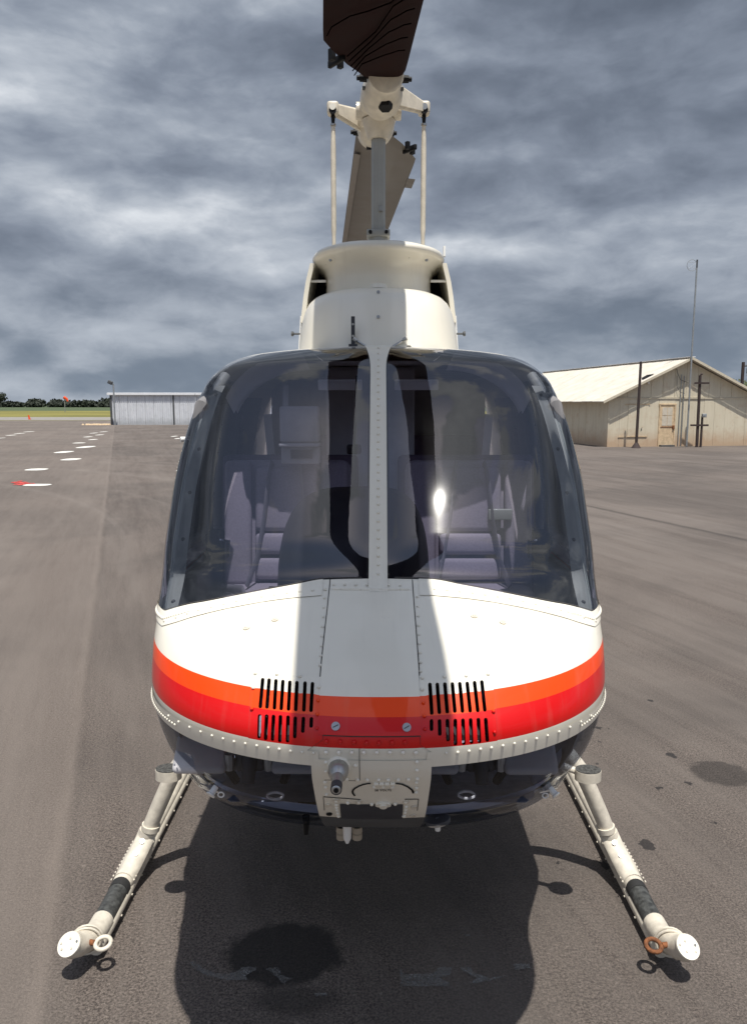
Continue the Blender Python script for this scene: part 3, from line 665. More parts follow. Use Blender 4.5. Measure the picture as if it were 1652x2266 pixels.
# belly and flank skins aft of the nose
def flank(name, D0f, D1, zf0, zf1, nz, nd, m, sg, inset=0., parent=heli):
    rows = []
    for i in range(nz+1):
        r_ = []
        for k in range(nd+1):
            D1v = D1; v = i/nz
            z = zf0+(zf1-zf0)*v; D0 = D0f(z) if callable(D0f) else D0f
            q = side(D0+(D1v-D0)*k/nd, z, sg); q.x -= sg*inset; r_.append(q)
        rows.append(r_)
    return obj(name, MB().grid(rows), m, parent, angle=60)
DN = lambda z: S(TH, z).y
for sg in (-1, 1):
    # lower flank below the windows and the band between window and roof
    flank('lower_side_skin', lambda z: S(R(85.5), z).y, 4.45, .62, 1.243, 26, 26, 'livery', sg)
    flank('door_pillar', 3.10, 3.26, 1.241, 1.80, 10, 4, 'livery', sg); flank('rear_pillar', 4.05, 4.45, 1.241, 1.80, 10, 4, 'livery', sg)
    # front door window: wraps from the windshield post round to the door pillar
    t_in = R(66)
    def dw(u, z, sg=sg):
        if u < .35: return S(sg*(t_in+(math.pi/2-t_in)*u/.35), z)
        return side(fDc(z)+(3.12-fDc(z))*(u-.35)/.65, z, sg)
    rows = [[dw(k/34, 1.243+(1.86-1.243)*i/20) for k in range(35)] for i in range(21)]
    obj('door_window', MB().grid(rows), 'door_glass', heli, angle=60)
    rows = [[dw(.34+.66*k/34, 1.86+(1.958-1.86)*i/14) for k in range(35)] for i in range(15)]
    rf = obj('roof_shoulder', MB().grid(rows), 'livery', heli, angle=60)
    flank('rear_door_window', 3.24, 4.07, 1.243, 1.80, 12, 8, 'door_glass', sg)
    flank('roof_side_skin', 3.10, 4.45, 1.798, 1.9595, 14, 10, 'livery', sg)
    # inner lining
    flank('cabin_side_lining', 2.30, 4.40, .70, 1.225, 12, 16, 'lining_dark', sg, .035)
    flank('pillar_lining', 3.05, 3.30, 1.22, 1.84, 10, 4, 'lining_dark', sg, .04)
    # window frames of the front door, seen through the windshield
    fr = []
    for u0 in (0,):
        zz = np.linspace(1.27, 1.765, 14)
        loop = [side(2.40, z, sg) for z in zz]+[side(D, 1.79, sg) for D in np.linspace(2.5, 3.0, 8)]+[side(3.06, z, sg) for z in zz[::-1]]+[side(D, 1.255, sg) for D in np.linspace(3.0, 2.45, 8)]
    loop = [Vector((p.x-sg*.030, p.y, p.z)) for p in loop]; loop.append(loop[0])
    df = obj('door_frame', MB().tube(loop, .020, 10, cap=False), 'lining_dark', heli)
    post = [S(sg*R(76), z)-Vector((sg*.03, -.02, 0)) for z in np.linspace(1.22, 1.86, 16)]
    obj('door_jamb', MB().tube(post, .018, 10), 'frame_grey', heli)
    # door latch and handle
    p = side(2.80, 1.26, sg)-Vector((sg*.07, 0, 0)); hb = obj('door_latch_box', MB().box(p, (.05, .12, .09), bev=.008), 'dark_interior', heli)
    obj('door_handle', MB().tube([p+Vector((-sg*.03, -.05, .02)), p+Vector((-sg*.06, -.06, .02)), p+Vector((-sg*.06, -.06, -.05))], .008, 8), 'chrome', hb)
    obj('door_pocket', MB().box(side(2.55, 1.16, sg)-Vector((sg*.06, 0, 0)), (.05, .22, .12), bev=.01), 'console', heli)
    # windshield edge strip with its screws
    es = patch(R(57.0), R(65.0), 5, 1.232, 1.83, 24, lambda t, z, sg=sg: (sg*t, max(z, zb(t))), -.004)
    ep = obj('windshield_edge_strip', es, 'frame_grey', heli); mb = MB()
    for z in (1.27, 1.40, 1.52, 1.64, 1.80):
        mb.dome(S(sg*R(60.5), z)-Sn(sg*R(60.5), z)*.003, Sn(sg*R(60.5), z), .0058)
    obj('strip_screws', mb, 'dark_trim', ep, kind='stuff')
rows = []
for D in np.linspace(2.60, 4.45, 14):                                   # belly skin
    rows.append([Vector((side(D, .62, 1).x*s_, D, .62-.06*(1-s_*s_))) for s_ in np.linspace(-1, 1, 13)])
obj('belly_skin', MB().grid(rows), 'cream', heli)
rows = []
for v in np.linspace(0, 1, 14):                                         # lower nose below the chin glass
    z = .535+(.622-.535)*v; rows.append([S(t, z) for t in np.linspace(-TH, TH, 41)])
obj('lower_chin_skin', MB().grid(rows), 'livery', heli, angle=60)

# --- windshield, centre post, roof
def phw(z): return .0240+.020*max(0, (z-1.87)/.09)**2.2*1.1
ztop = lambda t: 1.9545-.030*min(abs(t)/1.2, 1)**2
for sg in (-1, 1):
    def fn(u, v, sg=sg):
        k_ = min(max((zb(.9)+(1.945-zb(.9))*v-1.80)/.05, 0), 1); te = R(66.6+19*k_*k_*(3-2*k_))
        # lower edge follows the deck, so solve the height from the angle
        t_ = R(2)+(te-R(2))*u; z = zb(t_)+(ztop(t_)-zb(t_))*v; t0 = abs(thx(phw(z)-.002, z)); t_ = t0+(te-t0)*u
        z = zb(t_)+(ztop(t_)-zb(t_))*v; return sg*t_, z
    def pane(u, v, fn=fn):
        th, z = fn(u, v); p = S(th, z); d_ = max(abs(p.x)-phw(z), 0)
        g_ = min(v/.15, 1)*min((1-v)/.12, 1)*min((1-u)/.35, 1); g_ = g_*g_*(3-2*g_)
        return p+Sn(th, z)*(.0015+.026*(1-math.exp(-d_/.10))*g_)
    obj('windshield', MB().grid([[pane(k/66, i/76) for k in range(67)] for i in range(77)]), 'windshield_glass', heli, angle=80)
cp = patch(-1, 1, 8, N(838, 1312, 1.3)[1], 1.9585, 60, lambda u, z: xz(u*phw(z), z), .004)
post_o = obj('windshield_center_post', cp, 'livery', heli); rv = MB()
for k in range(31):
    z = 1.335+(1.945-1.335)*k/30; rv.dome(S(0, z)+Sn(0, z)*.005, Sn(0, z), .0042)
obj('rivets', rv, 'livery', post_o, kind='stuff')
for sg in (-1, 1):                                                     # dark sealant line beside the post and along the glass base
    mb = MB(); ribbon(mb, [xz(sg*(phw(z)+.0025), z) for z in np.linspace(1.33, 1.93, 40)], .006, .0012, raw=True); ribbon(mb, [(sg*t, zb(t)+.0015) for t in np.linspace(R(3), R(66), 40)], .0028, .0028, raw=True); orient(mb); obj('glass_sealant', mb, 'seam', post_o)
mb = MB(); rows = []
for D in np.linspace(2.86, 4.45, 10): rows.append([Vector((x, D, 1.9605-.0*x)) for x in np.linspace(-.245, .245, 9)])
mb.grid(rows); rows = [[Vector((x*min(1, .3+.7*(D-2.61)/.25), D, 1.9602)) for x in np.linspace(-.24, .24, 9)] for D in np.linspace(2.61, 2.86, 6)]; mb.grid(rows)
obj('roof_skin', mb, 'livery', heli)
rows = [[S(t, (ztop(t)-.001)*(1-v)+1.960*v) for t in np.linspace(-math.pi/2, math.pi/2, 61)] for v in np.linspace(0, 1, 10)]; obj('roof_lip', MB().grid(rows), 'livery', heli, angle=60)
# --- cabin interior
fl = [S(t, .735) for t in np.linspace(-R(84), R(84), 31)]+[side(D, .735, 1) for D in np.linspace(2.3, 4.38, 12)]; fl = [Vector((p.x*.975, max(p.y, 2.02), .735)) for p in fl]
fl += [Vector((-p.x, p.y, p.z)) for p in fl[:30:-1]]
obj('cabin_floor', MB().prism(fl, (0, 0, -.012)), 'floor_mat', heli, smooth=False)
tf = [[Vector((x*w_, D, z)) for x in np.linspace(-1, 1, 9)] for D, z, w_ in ((1.66, .862, .34), (1.76, .822, .38), (1.90, .778, .41), (2.04, .740, .415))]
obj('chin_floor_pan', patch(-R(80), R(80), 40, .585, .845, 16, lambda t, z: (t, z), -.028), 'chin_liner', heli)
obj('toe_floor', MB().grid(tf), 'floor_mat', heli)
for sg in (-1, 1):
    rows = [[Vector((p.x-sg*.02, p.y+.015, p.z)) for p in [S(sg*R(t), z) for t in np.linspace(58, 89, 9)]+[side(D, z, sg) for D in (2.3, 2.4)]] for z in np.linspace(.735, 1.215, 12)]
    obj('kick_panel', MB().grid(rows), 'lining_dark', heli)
obj('rear_bulkhead', MB().box((0, 4.38, 1.25), (1.20, .03, 1.35)), 'lining', heli, smooth=False)
obj('rear_seat_cushion', MB().box((0, 4.02, 1.02), (1.10, .48, .14), bev=.04), 'seat_dark', heli)
obj('rear_seat_back', MB().box((0, 4.26, 1.32), (1.10, .12, .56), Matrix.Rotation(R(-8), 3, 'X'), .04), 'seat_dark', heli)
# headliner with pale arches over the doors
rows = [[Vector((x, D, 1.915-.55*max(0, abs(x)-.33)**2)) for x in np.linspace(-.50, .50, 21)] for D in np.linspace(2.66, 4.35, 8)]
obj('headliner', MB().grid(rows), 'lining', heli)
for sg in (-1, 1):
    pts = [Vector((sg*(.24+.28*math.sin(a)), 2.72, 1.665+.225*math.cos(a))) for a in np.linspace(.0, 1.25, 12)]
    rows = [[p+Vector((0, 0, 0)) for p in pts], [p+Vector((sg*.025, -.015, .055)) for p in pts], [p+Vector((sg*.03, .05, .06)) for p in pts], [p+Vector((0, .07, 0)) for p in pts]]
    obj('overhead_arch', MB().grid(rows), 'headliner', heli, angle=30)
    obj('sun_visor', MB().box((sg*.13, 2.66, 1.835), (.15, .016, .035), Matrix.Rotation(R(20), 3, 'X'), .004), 'headliner', heli)
# pilot seats
for cx in (-.335, .335):
    seat = obj('seat_cushion', MB().box((cx, 2.62, 1.05), (.46, .46, .13), Matrix.Rotation(R(4), 3, 'X'), .045), 'seat_fabric', heli)
    rb = Matrix.Rotation(R(-9), 3, 'X')
    bk = obj('seat_back', MB().box((cx, 2.83, 1.30), (.47, .10, .53), rb, .035), 'seat_fabric', heli)
    for (ox, oz, sx, sz) in ((0, .125, .23, .24), (0, -.035, .23, .085), (0, -.125, .23, .085), (0, -.215, .23, .085), (-.175, .04, .105, .46), (.175, .04, .105, .46)):
        obj('seat_panel', MB().box((cx+ox, 2.768+.158*oz, 1.30+oz), (sx-.006, .045, sz-.006), rb, .018), 'seat_fabric', bk)
    obj('seat_shell', MB().box((cx, 2.91, 1.28), (.52, .05, .60), rb, .02), 'seat_dark', heli)
    for q in (-1, 1): obj('shoulder_strap', MB().tube([(cx+q*.05, 2.80, 1.56), (cx+q*.06, 2.762, 1.50), (cx+q*.075, 2.742, 1.36), (cx+q*.10, 2.722, 1.22), (cx+q*.13, 2.66, 1.13)], .020, 8, sx=.22), 'belt', seat)
    obj('lap_belt', MB().tube([(cx-.22, 2.67, 1.12), (cx-.13, 2.57, 1.14), (cx-.10, 2.48, 1.125)], .016, 8, sx=.35), 'belt', seat)
    obj('belt_buckle', MB().box((cx-.10, 2.46, 1.13), (.05, .03, .045), Matrix.Rotation(R(30), 3, 'Z'), .006), 'steel', seat)
# broom-closet bulkhead between front and rear seats, with equipment box
obj('center_pillar', MB().box((-.03, 3.02, 1.42), (.34, .12, .98), bev=.02), 'lining', heli)
for sg in (-1, 1): obj('rear_door_strap', MB().box((sg*.43, 3.10, 1.55), (.03, .02, .36), Matrix.Rotation(R(sg*4), 3, 'Y')), 'headliner', heli, smooth=False)
bx = obj('equipment_box', MB().box((-.275, 2.72, 1.70), (.135, .07, .125), bev=.008), 'lining', heli)
obj('box_lid', MB().box((-.275, 2.718, 1.628), (.142, .076, .012), bev=.004), 'lining', bx); obj('box_bracket', MB().box((-.325, 2.73, 1.79), (.018, .02, .09)), 'lining', bx, smooth=False)
obj('box_base', MB().box((-.275, 2.74, 1.59), (.135, .05, .06), bev=.004), 'lining', bx); obj('box_vent', MB().box((-.27, 2.712, 1.595), (.075, .012, .03)), 'dark_interior', bx, smooth=False)
# instrument console with hood
sec = []
for (D, z0, hwl, hwr, zt) in ((2.02, 1.10, .17, .12, 1.375), (2.08, 1.08, .22, .16, 1.44), (2.18, 1.06, .25, .19, 1.50), (2.30, 1.05, .27, .20, 1.525), (2.36, 1.05, .26, .19, 1.515)):
    ring = []
    for k in range(25):
        a = math.pi*k/24; c_, s_ = math.cos(a), math.sin(a); hw_ = hwr if c_ > 0 else hwl
        ring.append(Vector((-.04+hw_*math.copysign(abs(c_)**.55, c_), D, z0+(zt-z0)*abs(s_)**.55)))
    sec.append(ring)
mb = MB().grid(sec); n_ = 25; mb.f.append(tuple(range(25))); mb.f.append(tuple(range(100, 125))[::-1])
con = obj('instrument_hood', mb, 'console', heli, angle=50)
obj('console_pedestal', MB().box((-.03, 2.28, .93), (.24, .40, .44), bev=.03), 'dark_interior', heli)
obj('nose_shelf', MB().box((-.03, 2.04, 1.245), (.56, .20, .02)), 'dark_interior', heli, smooth=False)
obj('nose_baffle', MB().box((0, 1.92, 1.15), (.84, .02, .20)), 'dark_interior', heli, smooth=False)
obj('nose_tray', MB().box((0, 1.74, 1.068), (.50, .38, .012)), 'dark_interior', heli, smooth=False)
# pedals seen through the chin windows
for cx in (-.30, .24):
    ped = empty('pedal_assembly', (0, 0, 0)); ped.parent = heli; WLOC[ped.name] = Vector((0, 2.9, 0))
    obj('pedal_mount', MB().box((cx, 1.73, .940), (.07, .07, .05), bev=.01).tube([(cx-.08, 1.72, .925), (cx+.08, 1.72, .925)], .014, 10).tube([(cx, 1.70, .95), (cx, 1.67, .90)], [.02, .014], 10), 'console', ped)
    for q in (-1, 1):
        obj('pedal', MB().box((cx+q*.115, 1.71, .955), (.125, .026, .095), Matrix.Rotation(R(-48), 3, 'X'), .012), 'lining', ped)
        obj('pedal_arm', MB().tube([(cx+q*.115, 1.74, .94), (cx+q*.09, 1.80, .90), (cx+q*.06, 1.84, .82)], .011, 8), 'console', ped)
        obj('pedal_bolt', MB().tube([(cx+q*.045, 1.69, .965), (cx+q*.045, 1.69, .925)], [.012, .010], 8), 'steel', ped)
# cyclic sticks and hanging lanyard
for cx in (-.30,): obj('cyclic_stick', MB().tube([(cx, 2.45, .74), (cx, 2.50, 1.0), (cx, 2.55, 1.18)], .014, 10), 'console', heli)
obj('compass', MB().box((-.075, 2.40, 1.63), (.045, .03, .03), bev=.006).tube([(-.075, 2.40, 1.64), (-.07, 2.52, 1.86)], .003, 6), 'dark_interior', heli)
obj('door_bracket', MB().box((.44, 2.75, 1.375), (.085, .02, .04), bev=.004), 'frame_grey', heli)
obj('outside_air_probe', MB().tube([(-.62, 2.60, 1.655), (-.662, 2.58, 1.652)], [.006, .010], 10), 'white_plastic', heli)

# --- transmission fairing on the roof (two tiers and a flared lip)
def tier(levels, back, n=44, p=2.6):
    rows = []
    for (z, df, L, hw) in levels:
        row = []
        for k in range(n+1):
            a = -math.pi/2+math.pi*k/n; s_, c_ = math.sin(a), max(math.cos(a), 0)
            row.append(Vector((hw*math.copysign(abs(s_)**(2/p), s_), df+L-L*c_**(2/p), z)))
        rows.append([Vector((row[0].x, back, z))]+row+[Vector((row[-1].x, back, z))])
    return MB().grid(rows)
def cap(levels, back, p=2.6):
    m = tier(levels, back, 44, p); n = 47; o = (len(levels)-1)*n; m.f.append(tuple(range(o, o+n))); return m
fairing = obj('forward_fairing', cap([(1.955, 2.735, .52, .322), (2.02, 2.765, .52, .318), (2.09, 2.80, .52, .311), (2.13, 2.826, .51, .302), (2.16, 2.85, .50, .288), (2.18, 2.878, .49, .270), (2.192, 2.91, .47, .246), (2.198, 2.96, .43, .21)], 4.5), 'livery', heli, angle=70)
neck = obj('upper_fairing', cap([(2.19, 3.035, .36, .222), (2.26, 3.045, .36, .220), (2.285, 3.045, .36, .221), (2.308, 3.032, .37, .228), (2.324, 3.008, .38, .242), (2.336, 2.975, .40, .262), (2.345, 2.958, .41, .272), (2.356, 2.955, .41, .274), (2.368, 2.965, .41, .268), (2.380, 3.00, .40, .24), (2.392, 3.10, .36, .16)], 3.9, 2.4), 'livery', heli, angle=75)
for sg in (-1, 1):
    rows = [[Vector((sg*x, D, z)) for D in (3.22, 3.4, 3.8, 4.3)] for z, x in ((2.10, .318), (2.2, .305), (2.26, .295), (2.335, .276))]
    rows2 = [[v-Vector((sg*.018, 0, 0)) for v in r_] for r_ in rows]; mb = MB().grid(rows).grid(rows2); mb.grid([[r_[0] for r_ in rows], [r_[0] for r_ in rows2]])
    ck = obj('intake_cheek', mb, 'livery', heli, angle=30)
    obj('intake_shade_plate', MB().box((sg*.25, 3.52, 2.25), (.075, .04, .28)), 'black', heli, smooth=False)  # black plate paints in the shade inside the intake opening
    obj('intake_strut', MB().tube([(sg*.215, 3.26, 2.27), (sg*.292, 3.26, 2.27)], .0055, 8), 'white_plastic', heli)
    # door edge, latch strip and peg on each flank of the forward fairing
    obj('fairing_latch_strip', MB().box((sg*.324, 3.26, 2.03), (.008, .03, .20), Matrix.Rotation(R(-sg*4), 3, 'Y')), 'white_plastic', fairing, smooth=False)
    obj('fairing_window', MB().box((sg*.319, 3.36, 2.06), (.006, .06, .14), Matrix.Rotation(R(-sg*6), 3, 'Y')), 'console', fairing, smooth=False)
    obj('fairing_peg', MB().tube([(sg*.32, 3.22, 2.055), (sg*.345, 3.22, 2.055), (sg*.348, 3.22, 2.055), (sg*.356, 3.22, 2.055)], [.004, .004, .010, .010], 8), 'dark_trim', fairing)
obj('fairing_antenna', MB().box((.268, 3.25, 2.385), (.008, .03, .04)), 'white_plastic', neck, smooth=False)
obj('fairing_cap', MB().tube([(0, 2.96, 2.196), (0, 2.96, 2.212)], [.035, .03], 16), 'livery', fairing)
for (x, z) in ((0, 2.075), (0, 2.17)):
    obj('fairing_stud', MB().disc((x, 2.79 if z < 2.1 else 2.86, z), (0, -1, .3), .006, th=.004, n=10), 'steel', fairing)
for sg in (-1, 1):
    obj('neck_screw', MB().disc((sg*.185, 3.10, 2.325), (sg*.5, -1, 0), .006, th=.006, n=10), 'steel', neck)
    obj('roof_vent_arm', MB().tube([(.005+sg*.045, 2.735, 1.968), (.005+sg*.085, 2.75, 1.992)], .004, 8).tube([(.005+sg*.083, 2.745, 1.990), (.005+sg*.094, 2.742, 1.998)], .008, 8), 'steel', heli)
ya = obj('yaw_indicator_post', MB().box((-.088, 2.745, 2.022), (.013, .012, .10)).box((-.088, 2.745, 1.968), (.030, .03, .018)), 'console', heli, smooth=False)
for z in (2.005, 2.045): obj('post_screw', MB().disc((-.088, 2.738, z), (0, -1, 0), .004, th=.002, n=10), 'steel', ya)
obj('roof_button', MB().disc((.105, 2.70, 1.962), (0, -.6, 1), .008, th=.005, n=12), 'black', heli)
# aft cowling, tail boom, fin, stabiliser (mostly hidden by the cabin)
def loft(name, secs, m, parent=heli, p=2.4, n=32):
    rows = []
    for (D, zc, hw, hh) in secs:
        rows.append([Vector((hw*math.copysign(abs(math.cos(a))**(2/p), math.cos(a)), D, zc+hh*math.copysign(abs(math.sin(a))**(2/p), math.sin(a)))) for a in [2*math.pi*k/n for k in range(n)]])
    m_ = MB().grid(rows, close=True); m_.f.append(tuple(range(n))); m_.f.append(tuple((len(secs)-1)*n+k for k in range(n))); return obj(name, m_, m, parent, angle=50)
loft('engine_cowling', [(3.85, 2.13, .27, .27), (4.3, 2.12, .30, .24), (4.9, 2.05, .28, .20), (5.5, 1.93, .2, .13)], 'livery')
loft('aft_fuselage', [(4.40, 1.26, .64, .69), (4.75, 1.34, .58, .62), (5.2, 1.47, .42, .46), (5.7, 1.60, .27, .29)], 'livery')
loft('tail_boom', [(5.6, 1.62, .24, .25), (7.5, 1.72, .17, .18), (9.7, 1.84, .09, .11)], 'livery')
obj('horizontal_stabilizer', MB().box((0, 7.7, 1.74), (1.9, .36, .04), bev=.015), 'livery', heli)
obj('vertical_fin', MB().prism([(-.02, 9.2, 1.85), (-.02, 9.85, 1.25), (-.02, 10.05, 1.3), (-.02, 9.75, 1.9), (-.02, 10.15, 2.68), (-.02, 9.85, 2.7)], (.04, 0, 0)), 'livery', heli, smooth=False)
obj('tail_rotor', MB().box((-.13, 9.75, 1.85), (.02, .12, 1.6), Matrix.Rotation(R(25), 3, 'X')).tube([(0, 9.75, 1.85), (-.15, 9.75, 1.85)], .03, 10), 'blade_grey', heli)

# --- rotor: mast, links, hub, blades
HUB = Vector((0.0, 3.65, 3.075)); AZ = R(4.2)
mast = obj('rotor_mast', MB().tube([(0, 3.65, 2.30), (0, 3.65, 2.99)], .032, 8), 'mast_steel', heli, angle=20)
obj('mast_collar', MB().box((0, 3.65, 2.535), (.105, .10, .032), bev=.006).tube([(0, 3.65, 2.42), (0, 3.65, 2.52)], [.05, .044], 16), 'mast_steel', mast)
for sg in (-1, 1): obj('collar_bolt', MB().tube([(sg*.036, 3.604, 2.536), (sg*.036, 3.588, 2.536)], .008, 10), 'black', mast)
obj('mast_tag', MB().box((.011, 3.615, 2.64), (.02, .012, .02)), 'steel', mast, smooth=False)
for sg in (-1, 1):
    x = sg*.203
    lk = obj('pitch_link', MB().tube([(x, 3.65, 2.35), (x, 3.65, 2.53), (x, 3.65, 2.56), (x, 3.65, 2.90), (x, 3.65, 2.98), (x, 3.65, 3.01)], [.009, .009, .0118, .0118, .0095, .008], 14), 'grip_paint', heli)
    obj('rod_end', MB().tube([(x, 3.65, 3.005), (x, 3.65, 3.045)], [.006, .010], 10).tube([(x, 3.62, 3.062), (x, 3.68, 3.062)], .017, 12), 'black', lk)
    obj('link_ferrule', MB().tube([(x, 3.65, 3.004), (x, 3.65, 3.012)], .0125, 12), 'steel', lk)
hub = empty('main_rotor', (0, 0, 0)); hub.parent = heli; WLOC[hub.name] = Vector((0, 2.9, 0))
ax = Vector((math.sin(AZ), -math.cos(AZ), 0)); ch = Vector((math.cos(AZ), math.sin(AZ), 0)); zz = Vector((0, 0, 1))      # ax: towards the front blade, ch: to its leading edge
def L(r, c, h=0.): return HUB+ax*r+ch*c+zz*h
obj('hub_yoke', MB().box(HUB, (.17, .34, .09), Matrix.Rotation(AZ, 3, 'Z'), .025).tube([L(0, -.10, -.01), L(0, .10, -.01)], .036, 16), 'grip_paint', hub)
obj('mast_nut', MB().tube([L(0, 0, .03), L(0, 0, .11), L(0, 0, .13)], [.055, .05, .03], 16), 'grip_paint', hub)
obj('trunnion', MB().tube([L(0, 0, -.13), L(0, 0, -.05)], [.046, .075], 20), 'grip_paint', hub)
for sg in (-1, 1):
    A = lambda r, c, h=0.: HUB+ax*(r*sg)+ch*(c*sg)+zz*h
    # grip: fat rounded barrel narrowing to the blade root
    obj('blade_grip', MB().tube([A(.06, 0, -.012), A(.13, 0, -.012), A(.19, 0, -.012), A(.235, 0, -.008), A(.26, 0, 0), A(.30, .004, .005), A(.345, .006, .008), A(.352, .006, .008)],
                               [.060, .080, .088, .084, .074, .070, .072, .066], 26), 'grip_paint', hub)
    obj('grip_recess', MB().tube([A(.262, .010, -.092), A(.25, .010, -.05)], [.028, .032], 6), 'black', hub)
    for q in (-1, 1):
        obj('grip_bolt', MB().tube([A(.315, q*.070, .004), A(.315, q*.10, .004)], [.017, .015], 8).tube([A(.315, q*.098, .004), A(.315, q*.112, .004)], .010, 8), 'black', hub)
        obj('grip_lug', MB().tube([A(.255, q*.064, -.008), A(.255, q*.085, -.008)], .012, 8), 'dark_trim', hub)
    # pitch horn: webbed arm reaching across to the link
    s0 = sg
    tip = Vector((s0*.203, 3.65-.0, 3.075)); root = HUB+ax*(sg*.16)+ch*(s0*.06); 
    def arm(z0, z1, a, b, thk):
        d_ = (b-a).normalized(); n_ = d_.cross(zz).normalized()*thk/2
        return [a+zz*z0, b+zz*z1, n_]
    a_, b_ = root, tip; d_ = (b_-a_).normalized(); n_ = d_.cross(zz).normalized()*.016
    up0, up1, lo0, lo1 = .040, .016, -.042, -.016
    mb = MB().prism([a_+zz*up0-n_, b_+zz*up1-n_, b_+zz*lo1-n_, a_+zz*lo0-n_], n_*2)
    mb.tube([a_+zz*(up0+.002), b_+zz*(up1+.002)], .0105, 8).tube([a_+zz*lo0, b_+zz*lo1], .0105, 8)
    hn = obj('pitch_horn', mb, 'grip_paint', hub, angle=30)
    obj('horn_eye', MB().box(b_, (.052, .06, .055), bev=.012), 'grip_paint', hub); obj('horn_bore', MB().tube([b_+Vector((0, -.033, 0)), b_+Vector((0, -.02, 0))], .014, 14), 'steel' if sg > 0 else 'cream', hub)
    # blade: aerofoil section, tapered root
    rows = []; st = [(.31, .070, -.075), (.36, .082, -.10), (.45, .083, -.155), (.58, .083, -.215), (.66, .083, -.247), (.74, .083, -.249), (1.2, .083, -.249), (2.5, .083, -.249), (5.05, .083, -.249), (5.08, .075, -.24)]
    for (r, le, te) in st:
        c_ = le-te; tw = R(5.5-r*1.0); row = []
        for u in (1.0, .85, .65, .45, .28, .14, .05, 0, .05, .14, .28, .45, .65, .85):
            i = len(row); t_ = .12*min(c_, .333)*5*(.2969*math.sqrt(u)-.126*u-.3516*u*u+.2843*u**3-.1015*u**4)
            if r < .6: t_ = max(t_, .0)+(.6-r)*.07*(1-u)**.5*min(u*12, 1)
            h = t_ if i < 7 else -t_*.75; c = le-u*c_
            row.append(A(r, c, .012+h+c*math.tan(tw)))
        rows.append(row)
    m_ = MB().grid(rows, close=True); n_s = 14; m_.f.append(tuple(range(n_s))); m_.f.append(tuple((len(st)-1)*n_s+k for k in range(n_s)))
    bl = obj('rotor_blade', m_, 'blade_dark' if sg > 0 else 'blade_grey', hub, angle=50)
    bl['label'] = 'dark maroon forward blade, underside showing doubler lines' if sg > 0 else 'grey brown rear blade with trim tab'
    tw = math.tan(R(4.6)); und = lambda r, c: A(r, c, .012+c*tw-.024-.004*(1-min(abs(c-.0)/.2, 1)))
    # doubler plates under the root: stepped thin layers
    if sg > 0:
        for k in range(6):
            g = k*.085; mb = MB(); path = [(.40+g*.5, -.125-g*.10), (.50+g*.75, -.10+g*.1), (.57+g*1.05, -.02), (.60+g*1.15, .03), (.60+g*1.2, .06)]
            if k == 5: path = [(.74, -.235), (.80, -.22), (.87, -.16), (.90, -.10), (.95, -.03), (1.06, .02), (1.12, .06)]
            pts = []
            for i in range(len(path)-1):
                for q in range(5): f_ = q/5; pts.append((path[i][0]+(path[i+1][0]-path[i][0])*f_, path[i][1]+(path[i+1][1]-path[i][1])*f_))
            mb.tube([und(r, c)+zz*.003 for r, c in pts], .0022, 6); obj('doubler_edge', mb, 'doubler_line', bl)
    else:
        mb = MB(); rows = [[A(r, c, .012+c*tw-(.0215 if c > .05 else .0235)) for c in (.083, .066, .05)] for r in (.62, .9, 2, 4, 5.0)]; mb.grid(rows); obj('leading_edge_strip', mb, 'blade_edge', bl)
        obj('trim_tab', MB().prism([A(1.02, -.245, -.012), A(1.02, -.288, -.016), A(1.20, -.288, -.016), A(1.20, -.245, -.012)], (0, 0, .004)), 'blade_grey', bl, smooth=False)
    obj('drag_brace', MB().box(A(.50, -.197, -.010), (.016, .10, .026), Matrix.Rotation(AZ+R(34), 3, 'Z'), .004).box(A(.535, -.215, -.004), (.020, .022, .040), Matrix.Rotation(AZ+R(34), 3, 'Z')).box(A(.465, -.182, -.004), (.018, .02, .036), Matrix.Rotation(AZ+R(34), 3, 'Z')), 'black', bl)

